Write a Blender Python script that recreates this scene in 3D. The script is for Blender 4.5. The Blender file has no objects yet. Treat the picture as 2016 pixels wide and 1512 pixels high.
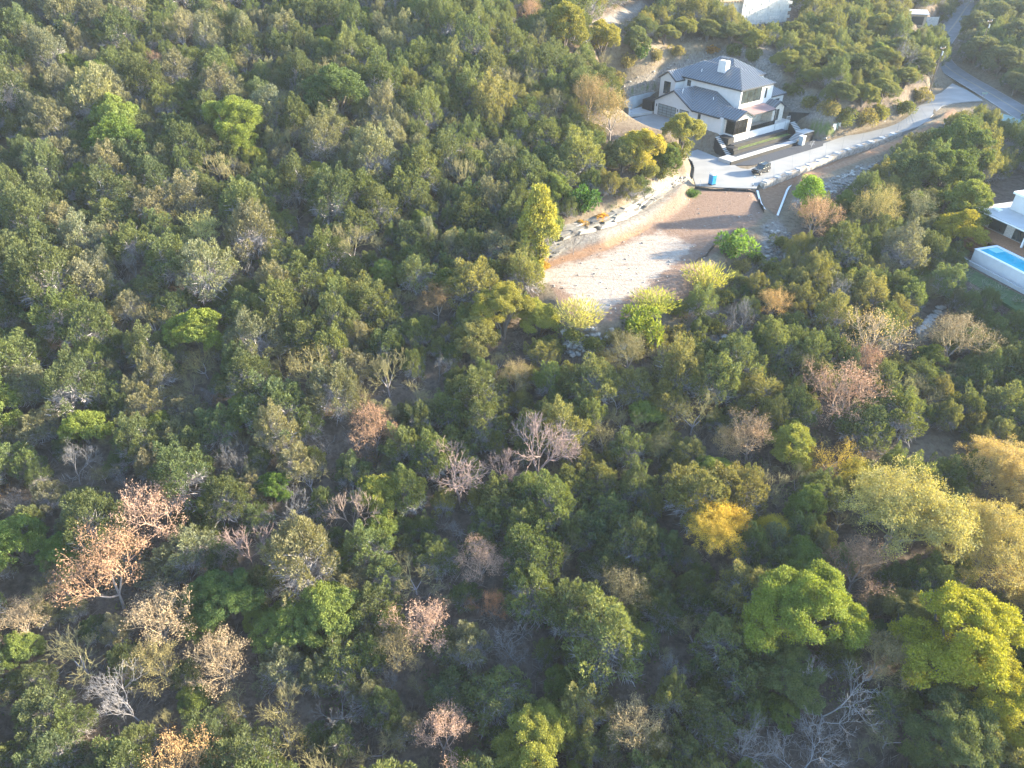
import bpy, math, random
import numpy as np
from mathutils import Vector

scene = bpy.context.scene
col = scene.collection
R = math.radians
F_PX, PITCH, CAM_H = 1400.0, 35.5, 52.0          # focal length on a 2016 px wide picture, tilt, height

# ---------------------------------------------------------------- camera
cam_d = bpy.data.cameras.new('camera'); cam = bpy.data.objects.new('camera', cam_d); col.objects.link(cam)
cam_d.sensor_width = 36.0; cam_d.lens = 36.0 * F_PX / 2016.0
cam_d.clip_start = 0.5; cam_d.clip_end = 5000
cam.location = (0, 0, CAM_H); cam.rotation_euler = (R(90 - PITCH), 0, 0)
scene.camera = cam

# ---------------------------------------------------------------- sky and sun
SUN_EL, SUN_AZ = 14.0, 12.0                       # elevation; azimuth measured from +X towards +Y
world = bpy.data.worlds.new('World'); scene.world = world; world.use_nodes = True
wn = world.node_tree.nodes; wl = world.node_tree.links
sky = wn.new('ShaderNodeTexSky'); sky.sky_type = 'NISHITA'; sky.sun_disc = False
sky.sun_elevation = R(SUN_EL); sky.sun_rotation = R(90 - SUN_AZ)
sky.air_density = 1.0; sky.dust_density = 0.6; sky.ozone_density = 2.5
wn['Background'].inputs['Strength'].default_value = 0.15
wl.new(sky.outputs[0], wn['Background'].inputs['Color'])
sun_d = bpy.data.lights.new('sun', 'SUN'); sun = bpy.data.objects.new('sun', sun_d); col.objects.link(sun)
sun_d.energy = 5.0; sun_d.angle = R(1.5); sun_d.color = (1.0, 0.85, 0.60)
sdir = Vector((math.cos(R(SUN_AZ)) * math.cos(R(SUN_EL)), math.sin(R(SUN_AZ)) * math.cos(R(SUN_EL)), math.sin(R(SUN_EL))))
sun.rotation_euler = (-sdir).to_track_quat('-Z', 'Y').to_euler()
sun.location = (60, 100, 90)
vs = scene.view_settings
vs.view_transform = 'Standard'; vs.look = 'None'; vs.gamma = 1.0; vs.exposure = 2.7; vs.use_curve_mapping = False
scene.cycles.max_bounces = 6; scene.cycles.diffuse_bounces = 3; scene.cycles.transparent_max_bounces = 8
scene.cycles.transmission_bounces = 4; scene.cycles.volume_bounces = 0; scene.cycles.caustics_reflective = False; scene.cycles.caustics_refractive = False

# ---------------------------------------------------------------- pixel <-> place
PR = R(PITCH); CP, SP_ = math.cos(PR), math.sin(PR)
def ray(u, v):
    a = (u - 1008) / F_PX; b = (756 - v) / F_PX
    return np.array([a, CP + b * SP_, -SP_ + b * CP])
def at(u, v, z):
    d = ray(u, v); t = (z - CAM_H) / d[2]
    return np.array([0, 0, CAM_H]) + t * d
def proj(P):
    P = np.atleast_2d(np.asarray(P, float)) - [0, 0, CAM_H]
    dep = P[:, 1] * CP - P[:, 2] * SP_; up = P[:, 1] * SP_ + P[:, 2] * CP
    dep = np.where(dep < 1, 1, dep)
    return np.stack([1008 + F_PX * P[:, 0] / dep, 756 - F_PX * up / dep, dep], 1)

# ---------------------------------------------------------------- bookkeeping
def tag(o, label=None, cat=None, group=None, kind=None):
    if label: o['label'] = label
    if cat: o['category'] = cat
    if group: o['group'] = group
    if kind: o['kind'] = kind
    return o
def empty(name, loc=(0, 0, 0), rz=0.0):
    o = bpy.data.objects.new(name, None); col.objects.link(o)
    o.location = loc; o.rotation_euler = (0, 0, rz); o.empty_display_size = 0.3
    return o
def link(name, me, parent=None):
    o = bpy.data.objects.new(name, me); col.objects.link(o); o.parent = parent
    return o
def mesh(name, V, F, mats, smooth=False):
    me = bpy.data.meshes.new(name)
    V = np.asarray(V, float)
    me.from_pydata(V.tolist(), [], [list(map(int, f)) for f in F]); me.update()
    for m in (mats if isinstance(mats, (list, tuple)) else [mats]): me.materials.append(m)
    if smooth: me.polygons.foreach_set('use_smooth', [True] * len(me.polygons))
    return me
def quick_mesh(name, V, faces_by_size, mats, mat_idx=None):
    """fast mesh from numpy: faces_by_size = list of (n,k) int arrays"""
    me = bpy.data.meshes.new(name)
    V = np.ascontiguousarray(V, np.float32)
    me.vertices.add(len(V)); me.vertices.foreach_set('co', V.ravel())
    loops = np.concatenate([f.ravel() for f in faces_by_size]).astype(np.int32)
    totals = np.concatenate([np.full(len(f), f.shape[1]) for f in faces_by_size]).astype(np.int32)
    starts = np.concatenate([[0], np.cumsum(totals)[:-1]]).astype(np.int32)
    me.loops.add(len(loops)); me.loops.foreach_set('vertex_index', loops)
    me.polygons.add(len(totals)); me.polygons.foreach_set('loop_start', starts)
    try: me.polygons.foreach_set('loop_total', totals)
    except Exception: pass
    for m in mats: me.materials.append(m)
    if mat_idx is not None: me.polygons.foreach_set('material_index', np.ascontiguousarray(mat_idx, np.int32))
    me.update(calc_edges=True)
    return me

class MB:
    """collects boxes and polygons, then links them as one mesh object"""
    def __init__(s): s.V = []; s.F = []
    def add(s, V, F):
        n = len(s.V); s.V += [tuple(map(float, v)) for v in V]; s.F += [[n + i for i in f] for f in F]; return s
    def box(s, x0, x1, y0, y1, z0, z1):
        return s.add([(x0, y0, z0), (x1, y0, z0), (x1, y1, z0), (x0, y1, z0), (x0, y0, z1), (x1, y0, z1), (x1, y1, z1), (x0, y1, z1)],
                     [(0, 3, 2, 1), (4, 5, 6, 7), (0, 1, 5, 4), (1, 2, 6, 5), (2, 3, 7, 6), (3, 0, 4, 7)])
    def slab(s, poly, z0, z1):
        """poly: list of (x,y) counter-clockwise; z0/z1 numbers or lists"""
        n = len(poly)
        za = z0 if hasattr(z0, '__len__') else [z0] * n; zb = z1 if hasattr(z1, '__len__') else [z1] * n
        V = [(p[0], p[1], za[i]) for i, p in enumerate(poly)] + [(p[0], p[1], zb[i]) for i, p in enumerate(poly)]
        F = [tuple(range(n - 1, -1, -1)), tuple(range(n, 2 * n))] + [(i, (i + 1) % n, n + (i + 1) % n, n + i) for i in range(n)]
        return s.add(V, F)
    def tube(s, pts, rad, k=6, cap=True):
        pts = [np.asarray(p, float) for p in pts]; rad = rad if hasattr(rad, '__len__') else [rad] * len(pts)
        V = []; F = []
        for i, p in enumerate(pts):
            d = pts[min(i + 1, len(pts) - 1)] - pts[max(i - 1, 0)]; d = d / (np.linalg.norm(d) + 1e-9)
            a = np.cross(d, [0, 0, 1.0]) if abs(d[2]) < .95 else np.cross(d, [1.0, 0, 0]); a /= np.linalg.norm(a); b = np.cross(d, a)
            for j in range(k):
                t = 2 * math.pi * j / k; V.append(p + rad[i] * (math.cos(t) * a + math.sin(t) * b))
        for i in range(len(pts) - 1):
            for j in range(k): F.append((i * k + j, i * k + (j + 1) % k, (i + 1) * k + (j + 1) % k, (i + 1) * k + j))
        if cap: F.append(tuple(range(k - 1, -1, -1))); F.append(tuple(range((len(pts) - 1) * k, len(pts) * k)))
        return s.add(V, F)
    def build(s, name, mat, parent=None, smooth=False, bevel=0):
        o = link(name, mesh(name, s.V, s.F, mat, smooth), parent)
        if bevel:
            m = o.modifiers.new('bevel', 'BEVEL'); m.width = bevel; m.segments = 2; m.limit_method = 'ANGLE'
        return o

# ---------------------------------------------------------------- materials
def rgb(c): return (c[0], c[1], c[2], 1.0)
def mat(name, c, rough=0.7, var=0.15, scale=2.0, c2=None, spec=0.3, metal=0.0, bump=0.0, bscale=None):
    m = bpy.data.materials.new(name); m.use_nodes = True
    n, l = m.node_tree.nodes, m.node_tree.links; b = n['Principled BSDF']
    b.inputs['Roughness'].default_value = rough; b.inputs['Metallic'].default_value = metal
    b.inputs['Specular IOR Level'].default_value = spec
    tc = n.new('ShaderNodeTexCoord')
    no = n.new('ShaderNodeTexNoise'); no.inputs['Scale'].default_value = scale; no.inputs['Detail'].default_value = 6
    l.new(tc.outputs['Object'], no.inputs['Vector'])
    rp = n.new('ShaderNodeValToRGB'); l.new(no.outputs['Fac'], rp.inputs['Fac'])
    lo = [max(0, x * (1 - var)) for x in c]; hi = [min(1, x * (1 + var)) for x in (c2 or c)]
    rp.color_ramp.elements[0].position = 0.3; rp.color_ramp.elements[1].position = 0.7
    rp.color_ramp.elements[0].color = rgb(lo); rp.color_ramp.elements[1].color = rgb(hi)
    l.new(rp.outputs['Color'], b.inputs['Base Color'])
    if bump:
        bp = n.new('ShaderNodeBump'); bp.inputs['Strength'].default_value = bump
        nb = n.new('ShaderNodeTexNoise'); nb.inputs['Scale'].default_value = bscale or scale * 4; nb.inputs['Detail'].default_value = 8
        l.new(tc.outputs['Object'], nb.inputs['Vector']); l.new(nb.outputs['Fac'], bp.inputs['Height']); l.new(bp.outputs['Normal'], b.inputs['Normal'])
    return m
def foliage_mat(name, attr=None, atype='GEOMETRY', trans=0.30, warm=(1.38, 1.25, 0.70), lo=0.72, hi=1.25, ttint=(1.3, 1.25, 0.6)):
    m = bpy.data.materials.new(name); m.use_nodes = True
    n, l = m.node_tree.nodes, m.node_tree.links; b = n['Principled BSDF']; out = n['Material Output']
    if attr:
        src = n.new('ShaderNodeAttribute'); src.attribute_name = attr; src.attribute_type = atype; base = src.outputs['Color']
    else:
        src = n.new('ShaderNodeObjectInfo'); base = src.outputs['Color']
    geo = n.new('ShaderNodeNewGeometry')
    mr = n.new('ShaderNodeMapRange'); mr.inputs['To Min'].default_value = lo; mr.inputs['To Max'].default_value = hi
    l.new(geo.outputs['Random Per Island'], mr.inputs['Value'])
    vm = n.new('ShaderNodeVectorMath'); vm.operation = 'SCALE'; l.new(base, vm.inputs[0]); l.new(mr.outputs[0], vm.inputs['Scale'])
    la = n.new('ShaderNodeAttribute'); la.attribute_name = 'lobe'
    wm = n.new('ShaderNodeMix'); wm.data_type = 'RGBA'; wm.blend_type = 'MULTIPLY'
    l.new(la.outputs['Fac'], wm.inputs['Factor']); l.new(vm.outputs[0], wm.inputs['A']); wm.inputs['B'].default_value = rgb(warm)  # lobe tint: green crowns get new growth and painted sun at the tips
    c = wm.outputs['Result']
    l.new(c, b.inputs['Base Color']); b.inputs['Roughness'].default_value = 0.7; b.inputs['Specular IOR Level'].default_value = 0.15
    tr = n.new('ShaderNodeBsdfTranslucent'); tm = n.new('ShaderNodeMix'); tm.data_type = 'RGBA'; tm.blend_type = 'MULTIPLY'
    tm.inputs['Factor'].default_value = 1.0; l.new(c, tm.inputs['A']); tm.inputs['B'].default_value = (*ttint, 1)
    l.new(tm.outputs['Result'], tr.inputs['Color'])
    mx = n.new('ShaderNodeMixShader'); mx.inputs[0].default_value = trans
    l.new(b.outputs[0], mx.inputs[1]); l.new(tr.outputs[0], mx.inputs[2]); l.new(mx.outputs[0], out.inputs['Surface'])
    return m
def objcol_mat(name, rough=0.8):
    m = bpy.data.materials.new(name); m.use_nodes = True
    n, l = m.node_tree.nodes, m.node_tree.links; b = n['Principled BSDF']
    oi = n.new('ShaderNodeObjectInfo'); no = n.new('ShaderNodeTexNoise'); no.inputs['Scale'].default_value = 3.0
    tc = n.new('ShaderNodeTexCoord'); l.new(tc.outputs['Object'], no.inputs['Vector'])
    mr = n.new('ShaderNodeMapRange'); mr.inputs['To Min'].default_value = 0.6; mr.inputs['To Max'].default_value = 1.3; l.new(no.outputs['Fac'], mr.inputs['Value'])
    vm = n.new('ShaderNodeVectorMath'); vm.operation = 'SCALE'; l.new(oi.outputs['Color'], vm.inputs[0]); l.new(mr.outputs[0], vm.inputs['Scale'])
    l.new(vm.outputs[0], b.inputs['Base Color']); b.inputs['Roughness'].default_value = rough; b.inputs['Specular IOR Level'].default_value = 0.2
    return m
def glass_mat(name, tint=(0.75, 0.85, 0.85), rough=0.02):
    m = bpy.data.materials.new(name); m.use_nodes = True
    n, l = m.node_tree.nodes, m.node_tree.links; out = n['Material Output']; n.remove(n['Principled BSDF'])
    g = n.new('ShaderNodeBsdfGlossy'); g.inputs['Roughness'].default_value = rough
    t = n.new('ShaderNodeBsdfTransparent'); t.inputs['Color'].default_value = rgb(tint)
    fr = n.new('ShaderNodeFresnel'); fr.inputs['IOR'].default_value = 1.6
    mx = n.new('ShaderNodeMixShader'); l.new(fr.outputs[0], mx.inputs[0]); l.new(t.outputs[0], mx.inputs[1]); l.new(g.outputs[0], mx.inputs[2])
    l.new(mx.outputs[0], out.inputs['Surface'])
    return m

M = dict(
    stucco=mat('white_stucco', (0.58, 0.58, 0.575), 0.85, 0.05, 1.2),
    stone=mat('pale_stone', (0.55, 0.50, 0.44), 0.85, 0.22, 3.0, bump=0.4, bscale=6),
    roof=mat('grey_metal_roof', (0.10, 0.107, 0.118), 0.38, 0.10, 0.6, spec=0.6, metal=0.25),
    fascia=mat('dark_metal_trim', (0.035, 0.04, 0.05), 0.5, 0.15, 2),
    redroof=mat('red_brown_membrane', (0.27, 0.17, 0.16), 0.8, 0.15, 0.8),
    black=mat('black_painted_wall', (0.012, 0.013, 0.017), 0.7, 0.25, 1.5),
    frame=mat('black_window_frame', (0.02, 0.02, 0.022), 0.5, 0.1, 3),
    concrete=mat('pale_concrete', (0.255, 0.255, 0.25), 0.85, 0.12, 0.25, bump=0.15, bscale=8),
    walk=mat('white_concrete_walk', (0.42, 0.42, 0.415), 0.85, 0.07, 0.7),
    asphalt=mat('asphalt', (0.16, 0.165, 0.175), 0.85, 0.15, 0.5, bump=0.2, bscale=20),
    gravel=mat('dark_gravel', (0.036, 0.043, 0.058), 0.9, 0.35, 5.0, bump=0.6, bscale=14),
    yellow=mat('yellow_paint', (0.36, 0.30, 0.17), 0.7, 0.2, 3),
    rock=mat('limestone', (0.30, 0.275, 0.245), 0.9, 0.3, 1.4, c2=(0.40, 0.375, 0.335), bump=0.8, bscale=5),
    rockgrey=mat('weathered_limestone', (0.22, 0.21, 0.195), 0.9, 0.35, 1.4, bump=0.8, bscale=5),
    glass=glass_mat('window_glass'), dglass=mat('dark_window_glass', (0.035, 0.045, 0.045), 0.08, 0.4, 0.6, spec=0.9),
    gdoor=mat('frosted_door_panel', (0.23, 0.27, 0.28), 0.25, 0.1, 0.5, spec=0.6),
    tan=mat('tan_interior', (0.36, 0.27, 0.19), 0.8, 0.2, 1.5), floorw=mat('pale_floor', (0.45, 0.42, 0.39), 0.6, 0.15, 1.5),
    wood=mat('deck_wood', (0.34, 0.17, 0.09), 0.7, 0.2, 3.0), white=mat('white_paint', (0.8, 0.8, 0.8), 0.6, 0.04, 2),
    blue=mat('blue_plastic', (0.015, 0.22, 0.52), 0.4, 0.08, 2, spec=0.5), carblack=mat('black_car_paint', (0.012, 0.013, 0.016), 0.15, 0.1, 2, spec=0.8),
    tyre=mat('tyre_rubber', (0.02, 0.02, 0.02), 0.9, 0.1, 3), chrome=mat('bright_metal', (0.6, 0.6, 0.62), 0.25, 0.1, 3, metal=0.9),
    silt=mat('silt_fence_fabric', (0.03, 0.03, 0.032), 0.8, 0.25, 2), pole=mat('weathered_pole_wood', (0.13, 0.10, 0.08), 0.9, 0.25, 3),
    water=mat('pool_water', (0.03, 0.42, 0.55), 0.04, 0.12, 1.2, spec=0.6), pooltile=mat('pool_shell', (0.25, 0.62, 0.70), 0.4, 0.08, 2),
    lawn=mat('lawn_turf', (0.05, 0.082, 0.028), 0.9, 0.35, 1.5, bump=0.5, bscale=12), greenstrip=mat('planted_green_strip', (0.10, 0.13, 0.035), 0.9, 0.45, 2.0, bump=0.8, bscale=8),
    greysteel=mat('pale_blue_grey_wall', (0.36, 0.41, 0.44), 0.7, 0.12, 0.8), grnsheet=mat('pale_green_sheet', (0.21, 0.29, 0.245), 0.8, 0.15, 1.0),
    seam=mat('pale_roof_seam', (0.19, 0.21, 0.235), 0.4, 0.08, 1.0, spec=0.6, metal=0.25),
    palestone=mat('cut_stone', (0.46, 0.435, 0.40), 0.85, 0.15, 1.5, bump=0.3, bscale=5),
    bark=mat('bark', (0.13, 0.105, 0.09), 0.95, 0.3, 4), leaf=foliage_mat('leaves'), leafdry=foliage_mat('dry_leaves', trans=0.22, warm=(0.80, 0.78, 0.72), lo=0.65, hi=1.3, ttint=(1.1, 1.0, 0.8)), leafmass=foliage_mat('leaves_mass', 'tcol'), leafinst=foliage_mat('leaves_wood', 'tcol', 'INSTANCER'),
    twig=mat('grey_twig', (0.33, 0.31, 0.32), 0.95, 0.25, 2.5), branch=objcol_mat('branch_wood'),
)
# ================================================================ the hillside
HA = np.array([50.93, 166.19]); HROT = R(36.88)                    # house corner on the ground and heading
QV = np.array([math.cos(HROT), math.sin(HROT)]); PV = np.array([-QV[1], QV[0]])
def hl(q, p): return HA + q * QV + p * PV                          # house-local (q along front, p back) -> world xy
def sstep(a, b, x): t = np.clip((np.asarray(x, float) - a) / (b - a), 0, 1); return t * t * (3 - 2 * t)
def vnoise(x, y, s, seed=0):
    """cheap smooth value noise"""
    r = np.random.RandomState(seed).rand(64, 64)
    X = np.asarray(x, float) / s + 17.3; Y = np.asarray(y, float) / s + 9.1
    i = np.floor(X).astype(int); j = np.floor(Y).astype(int); fx = X - i; fy = Y - j
    fx = fx * fx * (3 - 2 * fx); fy = fy * fy * (3 - 2 * fy)
    g = lambda a, b: r[a % 64, b % 64]
    return (g(i, j) * (1 - fx) + g(i + 1, j) * fx) * (1 - fy) + (g(i, j + 1) * (1 - fx) + g(i + 1, j + 1) * fx) * fy - 0.5
def natural(x, y):
    x = np.asarray(x, float); y = np.asarray(y, float)
    s = 0.30 - 0.10 * sstep(-10, 50, x)
    z = 2.5 + s * (np.minimum(y, 260) - 111) - 0.14 * (np.clip(x, -150, 170) - 10)
    z = z + 0.06 * np.maximum(y - 260, 0)
    z = np.maximum(z, -32 + 0.02 * z)
    return z + 2.2 * vnoise(x, y, 23, 1) + 0.8 * vnoise(x, y, 9, 2)
def poly_sd(pts, X, Y):
    """signed distance (negative inside) of points to polygon"""
    pts = np.asarray(pts, float); n = len(pts); best = np.full(X.shape, 1e18); ins = np.zeros(X.shape, bool)
    for k in range(n):
        a = pts[k]; b = pts[(k + 1) % n]; e = b - a
        t = np.clip(((X - a[0]) * e[0] + (Y - a[1]) * e[1]) / (e @ e + 1e-12), 0, 1)
        best = np.minimum(best, (X - a[0] - t * e[0]) ** 2 + (Y - a[1] - t * e[1]) ** 2)
        c = ((a[1] > Y) != (b[1] > Y)) & (X < (b[0] - a[0]) * (Y - a[1]) / (b[1] - a[1] + 1e-12) + a[0]); ins ^= c
    d = np.sqrt(best); return np.where(ins, -d, d)
def px(points, z): return [tuple(at(u, v, z)[:2]) for u, v in points]
def drive_z(x): return 3.2 * sstep(72, 122, x)
def at_drive(u, v):
    z = 0.0
    for _ in range(8): z = float(drive_z(at(u, v, z)[0]))
    return at(u, v, z)

PAD_PX = [(1068, 520), (1120, 490), (1190, 470), (1268, 440), (1300, 412), (1345, 372), (1490, 374), (1497, 400), (1503, 425), (1452, 470), (1392, 508), (1345, 548), (1300, 572), (1215, 632), (1130, 640), (1085, 565)]
WHITE_PX = [(1072, 533), (1190, 499), (1268, 463), (1297, 457), (1365, 482), (1350, 500), (1298, 540), (1268, 567), (1232, 584), (1190, 618), (1150, 620), (1112, 570), (1070, 552)]
UP_EDGE = [(1493, 326), (1560, 304), (1614, 285), (1650, 271), (1718, 251), (1764, 237), (1786, 222), (1804, 204), (1822, 194), (1854, 181)]
LO_EDGE = [(1494, 362), (1560, 337), (1650, 301), (1730, 276), (1786, 255), (1820, 243), (1838, 226), (1854, 210)]
COURT_PX = [(1352, 301), (1373, 294), (1415, 311), (1443, 323), (1458, 331), (1472, 333), (1493, 326), (1530, 340), (1494, 362), (1488, 371), (1416, 369), (1370, 365), (1365, 350), (1367, 333), (1362, 321), (1347, 316)]
ROAD_CL = [(2140, 305), (2016, 225), (1950, 184), (1878, 143), (1846, 118), (1842, 95), (1862, 70), (1884, 42), (1902, 14), (1925, -12), (1960, -30)]

def resample(P, n):
    P = np.asarray(P, float); d = np.r_[0, np.cumsum(np.linalg.norm(np.diff(P[:, :2], axis=0), axis=1))]
    t = np.linspace(0, d[-1], n); return np.stack([np.interp(t, d, P[:, k]) for k in range(P.shape[1])], 1)
def smooth_line(P, n, it=3):
    P = resample(P, n)
    for _ in range(it): P[1:-1] = 0.25 * P[:-2] + 0.5 * P[1:-1] + 0.25 * P[2:]
    return P
UPW = smooth_line([at_drive(u, v) for u, v in UP_EDGE], 60); LOW = smooth_line([at_drive(u, v) for u, v in LO_EDGE], 60)
UPW[:, 2] = LOW[:, 2] = 0.5 * (drive_z(UPW[:, 0]) + drive_z(LOW[:, 0]))
road_z = [2.2, 3.0, 3.3, 4.0, 4.8, 6.0, 7.0, 8.2, 9.5, 11, 12]
ROAD = smooth_line([at(u, v, z) for (u, v), z in zip(ROAD_CL, road_z)], 70, 6)

GRADES = []                                                        # (polygon, height or function, falloff)
house_rect = [hl(-2.5, 0), hl(27, 0), hl(27, 29), hl(-2.5, 29)]
GRADES.append((house_rect, 3.3, 5.5))
fore = [tuple(hl(-1, 9)), tuple(hl(-1, 27)), tuple(hl(-6, 31)), tuple(hl(-13, 27)), tuple(hl(-19, 18)), tuple(hl(-19, 8))]
GRADES.append((fore, 3.4, 9.0))
GRADES.append(([hl(-8.5, -9), hl(24, -9), hl(24, 0.8), hl(-2, 0.8), hl(-8.5, 2)], -0.12, 3.0))
GRADES.append((px(PAD_PX, 0.0), 0.0, 3.5))
GRADES.append((px([(1110, 470), (1184, 447), (1240, 425), (1300, 392), (1345, 362), (1330, 385), (1290, 412), (1180, 462)], 1.6), 1.7, 2.5))
GRADES.append((px(COURT_PX, 0.0), -0.12, 4.5))
GRADES.append(([tuple(p[:2]) for p in UPW] + [tuple(p[:2]) for p in LOW[::-1]], lambda x, y: drive_z(x) - 0.12, 3.5))
GRADES.append((px([(1838, 172), (1838, 226), (1885, 214), (1945, 207), (1915, 178), (1875, 158)], 3.0), 2.9, 3.0))
def ribbon(line, hw):
    d = np.gradient(line[:, :2], axis=0); d /= np.linalg.norm(d, axis=1)[:, None]; nrm = np.stack([-d[:, 1], d[:, 0]], 1)
    return line[:, :2] + nrm * hw, line[:, :2] - nrm * hw
ra, rb = ribbon(ROAD, 4.6)
def road_h(x, y):
    d = (np.asarray(x)[..., None] - ROAD[:, 0]) ** 2 + (np.asarray(y)[..., None] - ROAD[:, 1]) ** 2
    w = 1.0 / (d + 1.0) ** 3; return (w * ROAD[:, 2]).sum(-1) / w.sum(-1) - 0.12
GRADES.append((ra.tolist() + rb[::-1].tolist(), road_h, 4.0))
POOL_Z = -4.0
pool_pad = px([(1900, 480), (1935, 400), (1990, 345), (2150, 350), (2200, 640), (2016, 600), (1890, 575)], POOL_Z)
GRADES.append((pool_pad, POOL_Z, 5.0))
soil_strip = px([(1492, 372), (1560, 350), (1640, 315), (1730, 287), (1790, 268), (1850, 235), (1845, 245), (1780, 282), (1690, 318), (1590, 356), (1553, 366), (1530, 425), (1505, 405)], -0.6)
GRADES.append((soil_strip, lambda x, y: drive_z(x) - 0.9, 2.0))

MOUTH = px([(1842, 172), (1842, 222), (1885, 212), (1940, 204), (1912, 180), (1875, 162)], 3.0)
GRADES.append(([tuple(p[:2]) for p in UPW] + [tuple(p[:2]) for p in LOW[::-1]], lambda x, y: drive_z(x) - 0.14, 1.6))
GRADES.append((MOUTH, 2.85, 1.6))
def height(x, y):
    x = np.asarray(x, float); y = np.asarray(y, float); z = natural(x, y)
    for poly, h, fall in GRADES:
        P = np.asarray(poly, float)
        near = (x > P[:, 0].min() - fall) & (x < P[:, 0].max() + fall) & (y > P[:, 1].min() - fall) & (y < P[:, 1].max() + fall)
        if not near.any(): continue
        xs, ys = x[near], y[near]
        sd = poly_sd(P, xs, ys); w = 1 - sstep(0.0, fall, sd)
        t = h(xs, ys) if callable(h) else h
        z[near] = z[near] * (1 - w) + t * w
    return z
def axis(lo, a, b, hi, fine, coarse):
    left = [a]; s = fine
    while left[-1] > lo: s = min(s * 1.12, coarse if left[-1] > lo + 350 else 60); left.append(left[-1] - s)
    right = [b]; s = fine
    while right[-1] < hi: s = min(s * 1.12, coarse if right[-1] < hi - 350 else 60); right.append(right[-1] + s)
    return np.r_[left[:0:-1], np.arange(a, b, fine), right]
GX = axis(-700, 2, 112, 800, 0.7, 3.0); GY = axis(-300, 92, 205, 1200, 0.7, 3.0)
XX, YY = np.meshgrid(GX, GY, indexing='ij'); ZZ = height(XX, YY)
def H(x, y):
    """terrain height by bilinear look-up"""
    x = np.atleast_1d(np.asarray(x, float)); y = np.atleast_1d(np.asarray(y, float))
    i = np.clip(np.searchsorted(GX, x) - 1, 0, len(GX) - 2); j = np.clip(np.searchsorted(GY, y) - 1, 0, len(GY) - 2)
    fx = np.clip((x - GX[i]) / (GX[i + 1] - GX[i]), 0, 1); fy = np.clip((y - GY[j]) / (GY[j + 1] - GY[j]), 0, 1)
    return (ZZ[i, j] * (1 - fx) + ZZ[i + 1, j] * fx) * (1 - fy) + (ZZ[i, j + 1] * (1 - fx) + ZZ[i + 1, j + 1] * fx) * fy
def hit(u, v, dz=0.0):
    """ground point whose spot dz above it is seen at pixel (u,v)"""
    d = ray(u, v); t = np.arange(40, 420, 0.4)
    P = np.array([0, 0, CAM_H]) + t[:, None] * d
    below = P[:, 2] < H(P[:, 0], P[:, 1]) + dz
    k = int(np.argmax(below)) if below.any() else len(t) - 1
    p = P[k].copy(); p[2] = float(H(p[0], p[1])[0]); return p

nx, ny = len(GX), len(GY)
idx = np.arange(nx * ny).reshape(nx, ny)
quads = np.stack([idx[:-1, :-1].ravel(), idx[1:, :-1].ravel(), idx[1:, 1:].ravel(), idx[:-1, 1:].ravel()], 1)
TV = np.stack([XX.ravel(), YY.ravel(), ZZ.ravel()], 1)

tm = bpy.data.materials.new('hillside_ground'); tm.use_nodes = True
n, l = tm.node_tree.nodes, tm.node_tree.links; bs = n['Principled BSDF']; bs.inputs['Roughness'].default_value = 0.95; bs.inputs['Specular IOR Level'].default_value = 0.1
tc = n.new('ShaderNodeTexCoord')
def tnoise(scale, detail=6, rough=0.6):
    t = n.new('ShaderNodeTexNoise'); t.inputs['Scale'].default_value = scale; t.inputs['Detail'].default_value = detail; t.inputs['Roughness'].default_value = rough
    l.new(tc.outputs['Object'], t.inputs['Vector']); return t.outputs['Fac']
def ramp(fac, stops):
    r = n.new('ShaderNodeValToRGB'); l.new(fac, r.inputs['Fac']); e = r.color_ramp.elements
    e[0].position, e[0].color = stops[0][0], rgb(stops[0][1]); e[1].position, e[1].color = stops[-1][0], rgb(stops[-1][1])
    for p_, c_ in stops[1:-1]: k = e.new(p_); k.color = rgb(c_)
    return r.outputs['Color']
def mask(attr, fine=1.2, amp=0.9, width=0.25):
    a = n.new('ShaderNodeAttribute'); a.attribute_name = attr
    m1 = n.new('ShaderNodeMath'); m1.operation = 'MULTIPLY_ADD'; l.new(tnoise(fine, 8, 0.7), m1.inputs[0]); m1.inputs[1].default_value = amp; l.new(a.outputs['Fac'], m1.inputs[2])
    mr = n.new('ShaderNodeMapRange'); mr.inputs['From Min'].default_value = 0.5 + amp * 0.5 - width; mr.inputs['From Max'].default_value = 0.5 + amp * 0.5 + width; l.new(m1.outputs[0], mr.inputs['Value'])
    return mr.outputs[0]
def over(base, colr, fac):
    m = n.new('ShaderNodeMix'); m.data_type = 'RGBA'; l.new(fac, m.inputs['Factor']); l.new(base, m.inputs['A']); l.new(colr, m.inputs['B']); return m.outputs['Result']
c = ramp(tnoise(0.9, 10, 0.75), [(0.30, (0.05, 0.04, 0.032)), (0.48, (0.11, 0.085, 0.066)), (0.60, (0.16, 0.125, 0.10)), (0.75, (0.10, 0.095, 0.055))])
c = over(c, ramp(tnoise(1.3, 10, 0.75), [(0.3, (0.075, 0.06, 0.042)), (0.45, (0.15, 0.12, 0.085)), (0.58, (0.20, 0.165, 0.12)), (0.72, (0.13, 0.13, 0.065))]), mask('m_dry'))
c = over(c, ramp(tnoise(1.6, 10, 0.75), [(0.3, (0.15, 0.095, 0.068)), (0.5, (0.215, 0.145, 0.108)), (0.7, (0.265, 0.20, 0.16))]), mask('m_soil', 0.8, 0.7))
c = over(c, ramp(tnoise(1.1, 10, 0.7), [(0.3, (0.20, 0.115, 0.07)), (0.55, (0.28, 0.17, 0.105)), (0.75, (0.33, 0.25, 0.17))]), mask('m_orange', 0.8, 0.7))
c = over(c, ramp(tnoise(2.0, 12, 0.75), [(0.28, (0.08, 0.07, 0.06)), (0.42, (0.17, 0.15, 0.13)), (0.55, (0.25, 0.23, 0.205)), (0.72, (0.34, 0.32, 0.29))]), mask('m_rock', 0.7, 1.0))
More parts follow.
